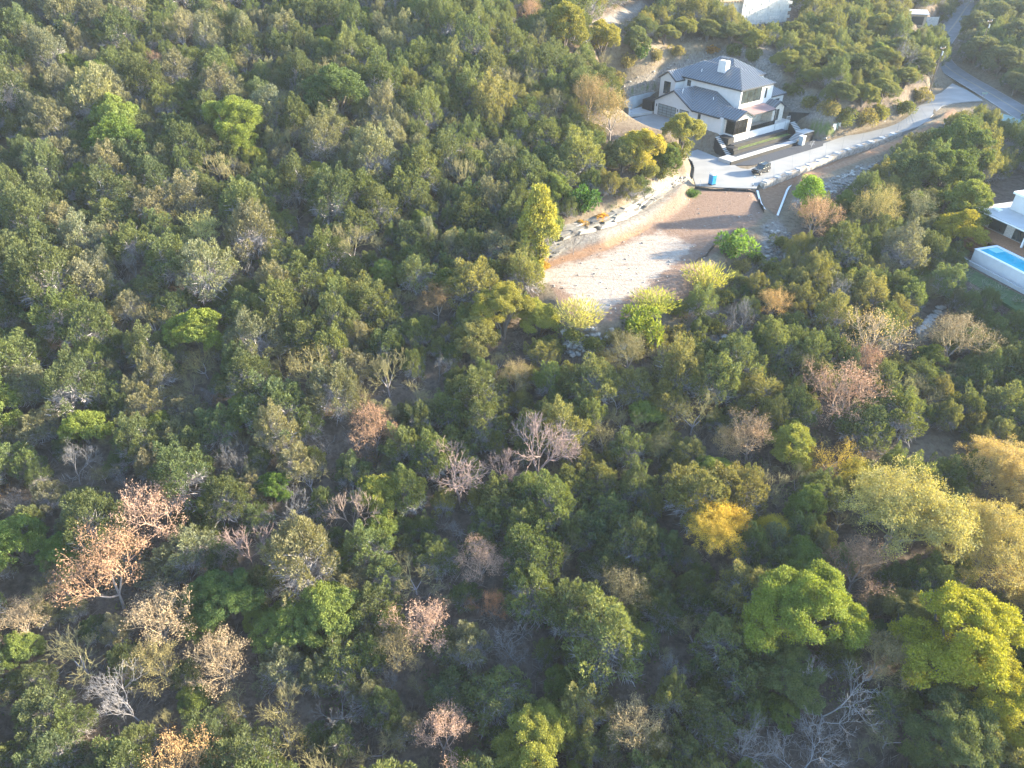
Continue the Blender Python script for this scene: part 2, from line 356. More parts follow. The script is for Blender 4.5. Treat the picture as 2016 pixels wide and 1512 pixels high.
c = over(c, ramp(tnoise(1.5, 12, 0.75), [(0.28, (0.21, 0.145, 0.108)), (0.40, (0.30, 0.245, 0.20)), (0.54, (0.37, 0.325, 0.28)), (0.75, (0.42, 0.38, 0.335))]), mask('m_white', 0.5, 1.5, 0.16))
c = over(c, ramp(tnoise(2.0, 10, 0.75), [(0.3, (0.05, 0.09, 0.02)), (0.7, (0.13, 0.17, 0.05))]), mask('m_green', 0.9, 0.9))
mp = n.new('ShaderNodeMapping'); mp.inputs['Rotation'].default_value = (0, 0, R(-38)); mp.inputs['Scale'].default_value = (0.16, 0.9, 1); l.new(tc.outputs['Object'], mp.inputs['Vector'])
ns = n.new('ShaderNodeTexNoise'); ns.inputs['Scale'].default_value = 1.0; ns.inputs['Detail'].default_value = 9; ns.inputs['Roughness'].default_value = 0.72; l.new(mp.outputs[0], ns.inputs['Vector'])
st_ = n.new('ShaderNodeMapRange'); st_.inputs['From Min'].default_value = 0.53; st_.inputs['From Max'].default_value = 0.66; st_.inputs['To Max'].default_value = 0.75; l.new(ns.outputs['Fac'], st_.inputs['Value'])
pm_ = n.new('ShaderNodeMath'); pm_.operation = 'MULTIPLY'; l.new(st_.outputs[0], pm_.inputs[0]); l.new(mask('m_soil', 0.8, 0.7), pm_.inputs[1])
c = over(c, ramp(tnoise(3.0, 8, 0.7), [(0.3, (0.17, 0.105, 0.07)), (0.7, (0.27, 0.19, 0.14))]), pm_.outputs[0])       # dragged earth streaks
l.new(c, bs.inputs['Base Color'])
bp = n.new('ShaderNodeBump'); bp.inputs['Strength'].default_value = 0.9; bp.inputs['Distance'].default_value = 0.25; l.new(tnoise(2.5, 12, 0.75), bp.inputs['Height']); l.new(bp.outputs['Normal'], bs.inputs['Normal'])
tme = quick_mesh('ground', TV, [quads], [tm]); tme.polygons.foreach_set('use_smooth', [True] * len(tme.polygons))
ground = link('ground', tme); tag(ground, kind='structure')
PXT = proj(TV)
front = (TV[:, 1] * CP - (TV[:, 2] - CAM_H) * SP_) > 20
def px_mask(polys, soft, extra=0.0):
    out = np.zeros(len(TV))
    for poly in polys:
        P = np.asarray(poly, float); b = front & (PXT[:, 0] > P[:, 0].min() - 80) & (PXT[:, 0] < P[:, 0].max() + 80) & (PXT[:, 1] > P[:, 1].min() - 80) & (PXT[:, 1] < P[:, 1].max() + 80)
        sd = poly_sd(P, PXT[b, 0], PXT[b, 1]); out[b] = np.maximum(out[b], np.clip(0.5 - sd / soft, 0, 1))
    return out
DRY = [[(1030, 540), (1040, 470), (1100, 440), (1200, 400), (1290, 350), (1345, 330), (1370, 300), (1290, 250), (1190, 240), (1190, 60), (1260, 20), (1420, 90), (1560, 90), (1640, 170), (1700, 235), (1800, 190), (1870, 120), (1840, 60), (1890, 60), (2030, 190), (2030, 260), (1900, 230), (1800, 290), (1640, 370), (1560, 470), (1500, 560), (1380, 640), (1250, 690), (1120, 690), (1060, 580)], [(1750, 880), (1850, 850), (1920, 870), (1900, 930), (1790, 920)]]
ROCK = [[(1075, 510), (1110, 466), (1184, 445), (1226, 425), (1250, 385), (1290, 355), (1355, 345), (1362, 352), (1300, 412), (1268, 440), (1178, 474), (1085, 508)],
        [(1205, 185), (1240, 165), (1330, 120), (1420, 95), (1510, 95), (1545, 120), (1540, 170), (1420, 150), (1300, 180), (1235, 200)],
        [(1530, 190), (1570, 170), (1610, 190), (1650, 225), (1640, 245), (1600, 240), (1545, 215)],
        [(1500, 445), (1530, 430), (1560, 470), (1540, 560), (1500, 540)],
        [(1560, 395), (1640, 352), (1720, 322), (1700, 345), (1620, 385), (1570, 420)], [(1280, 670), (1400, 640), (1440, 680), (1380, 720), (1300, 710)],
        [(1160, 45), (1260, 5), (1275, 12), (1190, 58)], [(1805, 655), (1850, 605), (1862, 612), (1815, 668)]]
SOIL = [PAD_PX, [(1345, 372), (1300, 410), (1290, 380), (1340, 345)], [(1300, 572), (1380, 520), (1400, 560), (1360, 620), (1310, 620)]]
ORANGE = [[(1492, 372), (1560, 350), (1640, 318), (1700, 299), (1780, 270), (1850, 238), (1845, 246), (1780, 282), (1690, 318), (1590, 356), (1553, 366), (1530, 425), (1505, 405)], [(1080, 515), (1190, 475), (1280, 445), (1260, 462), (1190, 495), (1085, 525)], [(1225, 415), (1290, 388), (1310, 400), (1240, 440)], [(1860, 222), (1880, 212), (1885, 225), (1855, 236)]]
GREEN = [[(1348, 378), (1362, 366), (1378, 378), (1372, 392), (1352, 390)], [(1240, 178), (1300, 160), (1303, 168), (1245, 186)], [(1600, 232), (1650, 250), (1640, 268), (1590, 262)]]
def fattr(me, name, arr, domain='POINT'):
    a = me.attributes.new(name, 'FLOAT', domain); a.data.foreach_set('value', np.ascontiguousarray(arr, np.float32))
fattr(tme, 'm_dry', px_mask(DRY, 40)); fattr(tme, 'm_rock', px_mask(ROCK, 26)); fattr(tme, 'm_soil', px_mask(SOIL, 14)); fattr(tme, 'm_orange', px_mask(ORANGE, 9))
fattr(tme, 'm_white', px_mask([WHITE_PX], 34)); fattr(tme, 'm_green', 0.75 * px_mask(GREEN, 9))

# ---- driveway, courtyard, road
def strip_slab(name, A, B, thick, material, dz=0.0, kind='structure', nseg=None):
    V = []; F = []; k = len(A)
    for a, b in zip(A, B): V += [(a[0], a[1], a[2] + dz), (b[0], b[1], b[2] + dz), (a[0], a[1], a[2] + dz - thick), (b[0], b[1], b[2] + dz - thick)]
    for i in range(k - 1):
        o = 4 * i; F += [(o, o + 1, o + 5, o + 4), (o + 2, o + 6, o + 7, o + 3), (o, o + 4, o + 6, o + 2), (o + 1, o + 3, o + 7, o + 5)]
    F += [(0, 2, 3, 1), (4 * k - 4, 4 * k - 3, 4 * k - 1, 4 * k - 2)]
    ob = link(name, mesh(name, V, F, material)); tag(ob, kind=kind); return ob
strip_slab('driveway', UPW, LOW, 0.2, M['concrete'])
drv = bpy.data.objects['driveway']
for k_ in range(4, 58, 5):                                          # saw-cut joints
    a_, b_ = UPW[k_], LOW[k_]; d_ = (UPW[k_ + 1] - UPW[k_])[:2]; d_ = d_ / np.linalg.norm(d_) * 0.05
    MB().slab([(a_[0] - d_[0], a_[1] - d_[1]), (b_[0] - d_[0], b_[1] - d_[1]), (b_[0] + d_[0], b_[1] + d_[1]), (a_[0] + d_[0], a_[1] + d_[1])], [a_[2] - .02, b_[2] - .02, b_[2] - .02, a_[2] - .02], [a_[2] + .006, b_[2] + .006, b_[2] + .006, a_[2] + .006]).build('joint', M['asphalt'], drv)
MB().slab(px(COURT_PX[::-1], 0.0), -0.2, 0.005).build('courtyard_pavement', M['concrete']); tag(bpy.data.objects['courtyard_pavement'], kind='structure')
r3 = np.c_[ribbon(ROAD, 3.3)[0], ROAD[:, 2]]; r4 = np.c_[ribbon(ROAD, 3.3)[1], ROAD[:, 2]]
road = strip_slab('road', r3, r4, 0.2, M['asphalt'], 0.02)
for s in (-0.16, 0.16):
    ml = np.c_[ribbon(ROAD, s + 0.06)[0], ROAD[:, 2]]; mr_ = np.c_[ribbon(ROAD, s - 0.06)[0], ROAD[:, 2]]
    o = strip_slab('centre_line', ml, mr_, 0.008, M['yellow'], 0.03); o.parent = road
for sgn in (1, -1):                                                # pale concrete edge strips
    a_ = np.c_[ribbon(ROAD, sgn * 3.3)[0], ROAD[:, 2]]; b_ = np.c_[ribbon(ROAD, sgn * 3.55)[0], ROAD[:, 2]]
    o = strip_slab('edge_strip', a_, b_, 0.2, M['concrete'], 0.035); o.parent = road
# flared mouth of the driveway at the road
fl = [np.array([*UPW[-1][:2], UPW[-1][2]]), np.array([*LOW[-1][:2], LOW[-1][2]]), at(1876, 203, 3.1), at(1913, 199, 3.2), at(1936, 198, 3.25), at(1905, 178, 3.25), at(1875, 164, 3.25)]
MB().slab([tuple(p[:2]) for p in fl], [p[2] - 0.25 for p in fl], [p[2] + 0.012 for p in fl]).build('driveway_mouth', M['concrete']); tag(bpy.data.objects['driveway_mouth'], kind='structure')
# ================================================================ white house (local x = along front, y = back, z up)
def roof_slab(pts, parent, ribs=True, name='roof_panel', top=None, step=0.75):
    P = np.asarray(pts, float); nrm = np.cross(P[1] - P[0], P[2] - P[0]); nrm /= np.linalg.norm(nrm)
    if nrm[2] < 0: P = P[::-1]; nrm = -nrm
    k = len(P); b = MB(); rb_ = MB()
    t = 0.05 * nrm
    V = [*P, *(P + t)]
    b.add(V, [tuple(range(k - 1, -1, -1)), tuple(range(k, 2 * k))] + [(i, (i + 1) % k, k + (i + 1) % k, k + i) for i in range(k)])
    up = np.array([0, 0, 1.0]) - nrm * nrm[2]
    if ribs and np.linalg.norm(up) > 1e-3:
        up /= np.linalg.norm(up); e = np.cross(up, nrm); o = P[0]
        S = (P - o) @ e; T = (P - o) @ up
        for s in np.arange(S.min() + step * 0.5, S.max(), step):
            ts = []
            for i in range(k):
                s0, s1 = S[i], S[(i + 1) % k]
                if (s0 - s) * (s1 - s) < 0: ts.append(T[i] + (T[(i + 1) % k] - T[i]) * (s - s0) / (s1 - s0))
            if len(ts) >= 2 and max(ts) - min(ts) > 0.25:
                a0 = o + e * s + up * (min(ts) + 0.03) + nrm * 0.05; a1 = o + e * s + up * (max(ts) - 0.03) + nrm * 0.05
                w = e * 0.07; h = nrm * 0.09
                rb_.add([a0 - w, a0 + w, a1 + w, a1 - w, a0 - w + h, a0 + w + h, a1 + w + h, a1 - w + h], [(4, 5, 6, 7), (0, 1, 5, 4), (1, 2, 6, 5), (2, 3, 7, 6), (3, 0, 4, 7)])
    ro = b.build(name, top or M['roof'], parent)
    if rb_.V: rb_.build('standing_seams', M['seam'], ro)['kind'] = 'stuff'
    # dark fascia under the sheet, standing 2 cm proud of it
    cc = P.mean(0); Q = P + (P - cc) / np.linalg.norm(P - cc, axis=1)[:, None] * 0.02
    lo = Q - np.array([0, 0, 0.26]); hi = Q - np.array([0, 0, 0.012])
    MB().add([*lo, *hi], [tuple(range(k - 1, -1, -1)), tuple(range(k, 2 * k))] + [(i, (i + 1) % k, k + (i + 1) % k, k + i) for i in range(k)]).build('fascia', M['fascia'], ro)
    return ro
def win(root, face, c, a0, a1, z0, z1, nm=2, nz=1, pane='dglass', name='window', fw=0.07):
    """face 'S' looks along -y (wall y=c, spans x); face 'W' looks along -x (wall x=c, spans y)"""
    f = MB()
    def bx(m, s0, s1, d0, d1, h0, h1):
        if face == 'S': m.box(s0, s1, c - d1, c - d0, h0, h1)
        else: m.box(c - d1, c - d0, s0, s1, h0, h1)
    bx(f, a0, a1, -0.02, 0.08, z0, z0 + fw); bx(f, a0, a1, -0.02, 0.08, z1 - fw, z1)
    bx(f, a0, a0 + fw, -0.02, 0.078, z0 + fw, z1 - fw); bx(f, a1 - fw, a1, -0.02, 0.078, z0 + fw, z1 - fw)
    st = (a1 - a0 - 2 * fw) / nm; sz = (z1 - z0 - 2 * fw) / nz
    for i in range(1, nm): bx(f, a0 + fw + st * i - 0.03, a0 + fw + st * i + 0.03, -0.02, 0.075, z0 + fw, z1 - fw)
    for j in range(1, nz): bx(f, a0 + fw, a1 - fw, -0.02, 0.072, z0 + fw + sz * j - 0.03, z0 + fw + sz * j + 0.03)
    fo = f.build(name, M['frame'], root)
    for i in range(nm):
        for j in range(nz):
            m = MB(); bx(m, a0 + fw + st * i + 0.03, a0 + fw + st * (i + 1) - 0.03, 0.0, 0.03, z0 + fw + sz * j + 0.03, z0 + fw + sz * (j + 1) - 0.03)
            m.build('pane', M[pane], fo)
    return fo
def gable_wall(m, face, c0, c1, a0, a1, z0, ze, zr):
    am = 0.5 * (a0 + a1)
    prof = [(a0, z0), (a1, z0), (a1, ze), (am, zr), (a0, ze)]
    if face == 'W': V = [(c0, a, z) for a, z in prof] + [(c1, a, z) for a, z in prof]
    else: V = [(a, c0, z) for a, z in prof] + [(a, c1, z) for a, z in prof]
    m.add(V, [(0, 1, 2, 3, 4), (9, 8, 7, 6, 5)] + [(i, 5 + i, 5 + (i + 1) % 5, (i + 1) % 5) for i in range(5)])
hs = empty('white_house', (HA[0], HA[1], 0), HROT)
tag(hs, 'large two storey white stucco house with grey metal hip roofs and white chimney', 'house')
MB().box(-0.8, 6.0, 3.2, 12.3, 0, 6.85).build('wall', M['stucco'], hs)
m = MB(); gable_wall(m, 'W', -0.9, 6.05, 12.32, 24.3, 0, 6.8, 10.0); m.build('garage_wall', M['stucco'], hs)
MB().box(6.0, 18.0, 4.3, 26.6, 0, 11.75).build('upper_wall', M['stucco'], hs)
m = MB(); gable_wall(m, 'W', 3.0, 12, 21.8, 26.8, 0.1, 11.2, 12.8); m.build('gable_wing_wall', M['stucco'], hs)
MB().box(14, 24, 11.7, 26.5, 0, 11.74).build('back_wall', M['stucco'], hs)
MB().box(18.02, 24.02, 5.0, 11.72, 0, 8.5).build('side_wing_wall', M['stucco'], hs)
m = MB(); gable_wall(m, 'S', 1.4, 4.32, 15.5, 19.8, 0.02, 6.85, 8.15); m.build('stone_room_wall', M['stone'], hs)
# deck with its white base
MB().box(0, 21.4, 0, 4.28, 0.02, 3.5).build('deck_base', M['stucco'], hs)
MB().box(0.08, 21.32, 0.08, 4.26, 3.45, 3.56).build('deck_floor', M['floorw'], hs)
for x in (6.2, 15.4, 19.6): MB().box(x, x + 0.05, -0.04, 0.02, 0.4, 3.5).build('base_joint', M['fascia'], hs)
# glazed corner room
MB().box(4.7, 6.1, 0.2, 3.22, 3.5, 6.85).build('pillar', M['stone'], hs)
MB().box(0.2, 0.55, 2.7, 3.22, 3.5, 6.8).build('pillar', M['stone'], hs)
MB().box(0.25, 4.75, 3.12, 3.19, 3.5, 6.8).build('room_back_wall', M['tan'], hs)
MB().box(0.15, 6.1, 0.15, 3.3, 6.72, 6.86).build('room_ceiling', M['stucco'], hs)
m = MB(); m.add([(0.05, 0.12, 6.8), (6.2, 0.12, 6.8), (3.13, 0.12, 8.35), (0.05, 0.3, 6.8), (6.2, 0.3, 6.8), (3.13, 0.3, 8.35)], [(0, 1, 2), (5, 4, 3), (0, 3, 4, 1), (1, 4, 5, 2), (2, 5, 3, 0)]); m.build('gable_end', M['stone'], hs)
MB().box(1.0, 2.6, 2.0, 2.7, 3.56, 4.5).build('kitchen_counter', M['walk'], hs)
win(hs, 'S', 0.28, 0.22, 4.7, 3.56, 6.72, 3, 1, 'glass', 'glass_wall', 0.05); win(hs, 'W', 0.28, 0.3, 2.7, 3.56, 6.72, 1, 1, 'glass', 'glass_wall', 0.05)
# covered patio between the gables
MB().box(6.1, 15.5, 4.2, 4.29, 3.56, 7.2).build('patio_back_wall', M['stone'], hs)
win(hs, 'S', 4.2, 6.6, 8.6, 3.58, 6.2, 2, 1, 'dglass', 'patio_door'); win(hs, 'S', 4.2, 11.6, 12.4, 5.2, 6.4, 1, 1, 'dglass')
roof_slab([(6.5, 0.5, 7.02), (15.35, 0.5, 7.02), (15.35, 4.28, 7.65), (6.5, 4.28, 7.65)], hs, False, 'patio_roof', M['redroof'])
MB().box(15.1, 15.3, 0.3, 0.5, 3.5, 7.0).build('post', M['frame'], hs)
m = MB()
for i in range(7): m.box(6.3 + i * 1.45, 6.34 + i * 1.45, 0.12, 0.16, 3.5, 4.55)
m.box(6.2, 15.4, 0.11, 0.17, 4.55, 4.6); rl = m.build('railing', M['frame'], hs)
MB().box(6.25, 15.35, 0.13, 0.145, 3.6, 4.53).build('railing_glass', M['glass'], rl)
m = MB()
for i in range(4): m.box(19.9 + i * 0.47, 19.94 + i * 0.47, 0.1, 0.14, 3.5, 4.5)
m.box(19.85, 21.36, 0.09, 0.15, 4.5, 4.56); m.build('railing', M['white'], hs)
# roofs
e = 11.85
roof_slab([(5.55, 3.9, e), (12, 10.3, 14.9), (12, 21, 14.9), (5.55, 27, e)], hs)
roof_slab([(5.55, 3.9, e), (18.45, 3.9, e), (12, 10.3, 14.9)], hs)
roof_slab([(18.45, 3.9, e), (18.45, 27, e), (12, 21, 14.9), (12, 10.3, 14.9)], hs)
roof_slab([(5.55, 27, e), (12, 21, 14.9), (18.45, 27, e)], hs)
roof_slab([(12.3, 11.3, e + .02), (18.4, 17.4, 15.2), (18.4, 21.2, 15.2), (12.3, 27.1, e + .02)], hs)
roof_slab([(12.3, 11.3, e + .02), (24.5, 11.3, e + .02), (18.4, 17.4, 15.2)], hs)
roof_slab([(24.5, 11.3, e + .02), (24.5, 27.1, e + .02), (18.4, 21.2, 15.2), (18.4, 17.4, 15.2)], hs)
roof_slab([(12.3, 27.1, e + .02), (18.4, 21.2, 15.2), (24.5, 27.1, e + .02)], hs)
roof_slab([(2.6, 21.4, 11.2), (12, 21.4, 11.2), (12, 24.3, 13.05), (2.6, 24.3, 13.05)], hs)
roof_slab([(2.6, 27.2, 11.2), (12, 27.2, 11.2), (12, 24.3, 13.05), (2.6, 24.3, 13.05)], hs)
roof_slab([(-1.4, 11.85, 6.8), (6.0, 11.85, 6.8), (6.0, 18.3, 10.2), (-1.4, 18.3, 10.2)], hs)
roof_slab([(-1.4, 24.75, 6.8), (3.0, 24.75, 6.8), (3.0, 18.3, 10.2), (-1.4, 18.3, 10.2)], hs)
roof_slab([(-1.35, 3.95, 6.9), (-1.35, 12.0, 6.9), (6.0, 18.3, 10.25), (6.0, 11.2, 10.25)], hs)
roof_slab([(-1.35, 3.95, 6.9), (6.0, 3.95, 6.9), (6.0, 11.2, 10.25)], hs)
roof_slab([(-0.35, -0.3, 6.9), (-0.35, 4.4, 6.9), (3.15, 7.4, 8.5), (3.15, -0.3, 8.5)], hs)
roof_slab([(6.6, -0.3, 6.9), (6.6, 4.28, 6.9), (3.15, 7.4, 8.5), (3.15, -0.3, 8.5)], hs)
roof_slab([(15.15, 1.05, 6.9), (15.15, 4.28, 6.9), (17.65, 4.28, 8.3), (17.65, 1.05, 8.3)], hs)
roof_slab([(20.2, 1.05, 6.9), (20.2, 4.28, 6.9), (17.65, 4.28, 8.3), (17.65, 1.05, 8.3)], hs)
roof_slab([(18.02, 4.5, 8.6), (24.5, 4.5, 8.6), (20.4, 8.7, 10.9), (18.02, 8.7, 10.9)], hs)
roof_slab([(24.5, 4.5, 8.6), (24.5, 11.68, 8.6), (20.4, 11.68, 10.9), (20.4, 8.7, 10.9)], hs)
m = MB(); m.add([(9.3, 12.4, 13.2), (10.9, 12.4, 13.2), (10.9, 14.8, 13.2), (9.3, 14.8, 13.2), (9.4, 12.5, 16.3), (10.8, 12.5, 16.3), (10.8, 14.7, 16.3), (9.4, 14.7, 16.3)], [(4, 5, 6, 7), (0, 1, 5, 4), (1, 2, 6, 5), (2, 3, 7, 6), (3, 0, 4, 7)])
ch = m.build('chimney', M['stucco'], hs)
m = MB()
for sx in (9.55, 10.6):
    for sy in (12.7, 14.45): m.box(sx, sx + 0.06, sy, sy + 0.06, 16.3, 16.85)
m.box(9.4, 10.8, 12.5, 14.7, 16.85, 16.92); m.build('chimney_cap', M['fascia'], ch)
for (x, y) in ((8.2, 18.5), (3.2, 9.8), (1.2, 17.6), (0.4, 17.0)):
    z = 11.85 + (x - 5.55) * 0.473 if x > 6 else (8.9 if y < 12 else 9.7)
    MB().tube([(x, y, z - 0.2), (x, y, z + 0.75)], 0.07, 8).build('vent_pipe', M['white'], hs)
# openings
def garage_door(y0, y1):
    f = win(hs, 'W', -0.9, y0, y1, 3.62, 6.3, 4, 4, 'gdoor', 'garage_door', 0.08); return f
garage_door(17.2, 23.0); garage_door(13.2, 16.0)
win(hs, 'W', 3.0, 23.3, 25.4, 7.7, 10.6, 2); win(hs, 'W', 6.0, 19.5, 20.6, 9.9, 11.3, 1)
win(hs, 'S', 4.3, 6.5, 13.6, 8.6, 11.5, 3); win(hs, 'S', 4.3, 15.2, 15.75, 8.8, 11.2, 1); win(hs, 'S', 1.4, 17.1, 18.0, 3.9, 6.5, 1)
win(hs, 'W', -0.8, 9.6, 10.4, 4.2, 6.4, 1); win(hs, 'S', 5.0, 20.5, 22.5, 5.0, 7.6, 2)
for y in (23.5, 16.6): MB().box(-1.05, -0.9, y, y + 0.18, 5.5, 6.1).build('wall_lamp', M['frame'], hs)

# ---- terraces in front of the house
def at_house(name, mb, material, label=None, cat=None, group=None, kind=None, bevel=0):
    o = mb.build(name, material, None, False, bevel); o.location = (HA[0], HA[1], 0); o.rotation_euler = (0, 0, HROT)
    return tag(o, label, cat, group, kind)
at_house('terrace_wall', MB().box(-1.6, 18.6, -1.7, -1.45, -0.3, 2.05), M['black'], 'black terrace wall nearest the white deck base', 'wall')
at_house('terrace_gravel', MB().box(-1.4, 18.5, -1.44, -0.02, -0.3, 1.98), M['gravel'], kind='structure')
at_house('planting_strip', MB().box(-1.9, 18.4, -3.0, -1.72, -0.3, 1.3), M['greenstrip'], kind='structure')
at_house('terrace_wall', MB().box(-3.2, 18.4, -3.25, -3.02, -0.3, 1.36), M['black'], 'black terrace wall below the green planted strip', 'wall')
at_house('terrace_gravel', MB().box(-4.0, 18.0, -4.62, -3.27, -0.3, 0.6), M['gravel'], kind='structure')
at_house('walkway', MB().box(-7.6, 16.2, -6.1, -4.64, -0.3, 0.68), M['walk'], kind='structure')
at_house('walkway', MB().box(-7.6, -4.3, -4.62, -2.6, -0.3, 0.676), M['walk'], kind='structure')
at_house('terrace_wall', MB().box(-7.9, 17.0, -6.4, -6.12, -0.3, 0.6), M['black'], 'low black wall edging the white concrete walkway', 'wall')
at_house('gravel_strip', MB().slab([(-7.8, -6.42), (-4.0, -9.2), (2.0, -10.2), (24.0, -10.6), (27.5, -8.2), (25.5, -6.42)], -0.3, 0.012), M['gravel'], kind='structure')
at_house('retaining_block', MB().box(-2.2, -0.05, -0.4, 2.6, -0.3, 3.3), M['black'], 'black block wall between side steps and glazed corner room', 'wall')
at_house('retaining_block', MB().box(-3.3, -1.65, -3.0, -1.0, -0.3, 1.9), M['black'], 'low black corner block at the foot of the terraces', 'wall')
sl = empty('garden_steps', (HA[0], HA[1], 0), HROT); tag(sl, 'narrow white treads climbing beside the black block wall', 'steps')
for i in range(11): MB().box(-4.7 + 0.13 * i, -3.4 + 0.13 * i, -2.55 + 0.46 * i, -2.2 + 0.46 * i, 0.62 + 0.25 * i, 0.76 + 0.25 * i).build('tread', M['walk'], sl)
m = MB()
for i in range(11): m.box(-4.75 + 0.13 * i, -3.35 + 0.13 * i, -2.58 + 0.46 * i, -2.13 + 0.46 * i, -0.3, 0.61 + 0.25 * i)
m.build('stair_base', M['black'], sl)
sr = empty('garden_steps', (HA[0], HA[1], 0), HROT); tag(sr, 'white and black steps with square white landing at the end of the walkway', 'steps')
for i in range(6): MB().box(16.4 + 0.42 * i, 16.75 + 0.42 * i, -6.0, -3.9, 0.68 + 0.22 * i, 0.82 + 0.22 * i).build('tread', M['walk'], sr)
m = MB()
for i in range(6): m.box(16.35 + 0.42 * i, 16.78 + 0.42 * i, -6.05, -3.85, -0.3, 0.67 + 0.22 * i)
m.build('stair_base', M['black'], sr)
MB().box(18.9, 23.0, -6.0, -3.6, 1.98, 2.12).build('landing', M['walk'], sr); MB().box(18.95, 23.05, -6.1, -3.5, -0.3, 1.97).build('landing_base', M['black'], sr)
for i in range(6): MB().box(19.3 + 0.25 * i, 21.2 + 0.2 * i, -3.5 + 0.5 * i, -3.15 + 0.5 * i, 2.1 + 0.2 * i, 2.24 + 0.2 * i).build('tread', M['walk'], sr)
m = MB()
for i in range(6): m.box(19.25 + 0.25 * i, 21.25 + 0.2 * i, -3.49 + 0.5 * i, -3.02 + 0.5 * i, -0.3, 2.09 + 0.2 * i)
m.build('stair_base', M['black'], sr)
# black mesh fence right of the house
def fence_line(name, pts, h, label, matn='silt', step=2.0, wob=0.0, seed=3):
    r = random.Random(seed); P = resample(np.array(pts, float), max(3, int(np.linalg.norm(np.diff(np.array(pts), axis=0), axis=1).sum() / step) + 1))
    f = empty(name, tuple(P[0])); tag(f, label, 'fence'); b = MB(); V = []; F = []
    for i, p in enumerate(P):
        q = p - P[0]; hh = h + r.uniform(-wob, wob)
        z0 = float(H(p[0], p[1])[0]) - P[0][2] if name != 'mesh_fence' else q[2]
        MB().box(q[0] - 0.04, q[0] + 0.04, q[1] - 0.04, q[1] + 0.04, z0 - 0.3, z0 + hh + 0.1).build('post', M['pole'] if matn == 'silt' and name != 'mesh_fence' else M['frame'], f)
        ox, oy = r.uniform(-wob, wob), r.uniform(-wob, wob)
        V += [(q[0] + ox, q[1] + oy, z0 - 0.2), (q[0] + ox, q[1] + oy, z0 + hh), (q[0] + ox + 0.04, q[1] + oy + 0.04, z0 + hh), (q[0] + ox + 0.04, q[1] + oy + 0.04, z0 - 0.2)]
    for i in range(len(P) - 1):
        o = 4 * i; F += [(o, o + 4, o + 5, o + 1), (o + 1, o + 5, o + 6, o + 2), (o + 2, o + 6, o + 7, o + 3), (o + 3, o + 7, o + 4, o)]
    b.add(V, F).build('fabric', M[matn], f); return f
fp = [(*hl(22.5, 1.5), 2.6), (*hl(25.5, 1.0), 2.2), (*hl(31, -2.0), 1.7)]
fence_line('mesh_fence', fp, 2.3, 'tall black mesh fence beside the end of the white deck')
fence_line('silt_fence', [at(1368, 371, 0.0), at(1400, 375, 0), at(1445, 375, 0), at(1487, 378, 0)], 0.5, 'sagging black silt fence along the courtyard edge above the bare pad', 'silt', 1.6, 0.14)
fence_line('silt_fence', [at(1494, 395, -.1), at(1497, 408, -.1), at(1503, 420, -.1)], 0.7, 'short black silt fence strip beside the white wall point', 'silt', 1.4, 0.12, 5)
fence_line('silt_fence', [at(1362, 352, 0.2), at(1366, 335, .2), at(1362, 322, .2), at(1350, 315, .2)], 0.7, 'curved brown edging fence round the left side of the courtyard', 'fascia', 1.4, 0.04, 6)
fence_line('silt_fence', [at(1372, 518, -0.2), at(1392, 505, -.2), at(1402, 490, -.2), at(1460, 452, -.2)], 0.6, 'low black silt fence along the outer rim of the bare pad', 'silt', 1.6, 0.15, 7)
# paved patio and grey wall behind the garage
gw = MB(); wl_ = [hl(-10.5, 23.5), hl(-8, 28), hl(-3, 30.5), hl(6, 31)]
for a, b in zip(wl_[:-1], wl_[1:]):
    d = (b - a) / np.linalg.norm(b - a); nn = np.array([-d[1], d[0]]) * 0.2
    gw.slab([a - nn, b - nn, b + nn, a + nn], 2.8, 6.6)
tag(gw.build('retaining_wall', M['greysteel']), 'curved pale blue grey retaining wall behind the garage', 'wall')
tag(MB().slab([hl(-8.5, 25.6), hl(-1.0, 24.6), hl(3, 27.4), hl(3, 29.5), hl(-3, 29.4), hl(-7.5, 27.8)], 3.0, 4.0).build('patio', M['walk']), kind='structure')
tag(MB().slab([hl(-1.2, 24.9), hl(2.9, 24.9), hl(2.9, 29.0), hl(-1.2, 28.2)], 4.0, 6.3).build('dark_enclosure', M['black']), 'black walled enclosure standing on the patio behind the garage', 'enclosure')
tag(MB().slab([hl(-0.95, 9), hl(-0.95, 24.2), hl(-8, 24.4), hl(-13.5, 21.5), hl(-16.5, 17), hl(-17.2, 12), hl(-14, 8)], 3.0, 3.52).build('forecourt_pavement', M['concrete']), kind='structure')
tag(MB().slab([hl(-8.2, 24.6), hl(-5.5, 24.6), hl(-9.5, 27), hl(-16, 24), hl(-17.5, 19), hl(-16.7, 17.2), hl(-13.7, 21.8)], 3.0, 3.5).build('gravel_bed', M['gravel']), kind='structure')
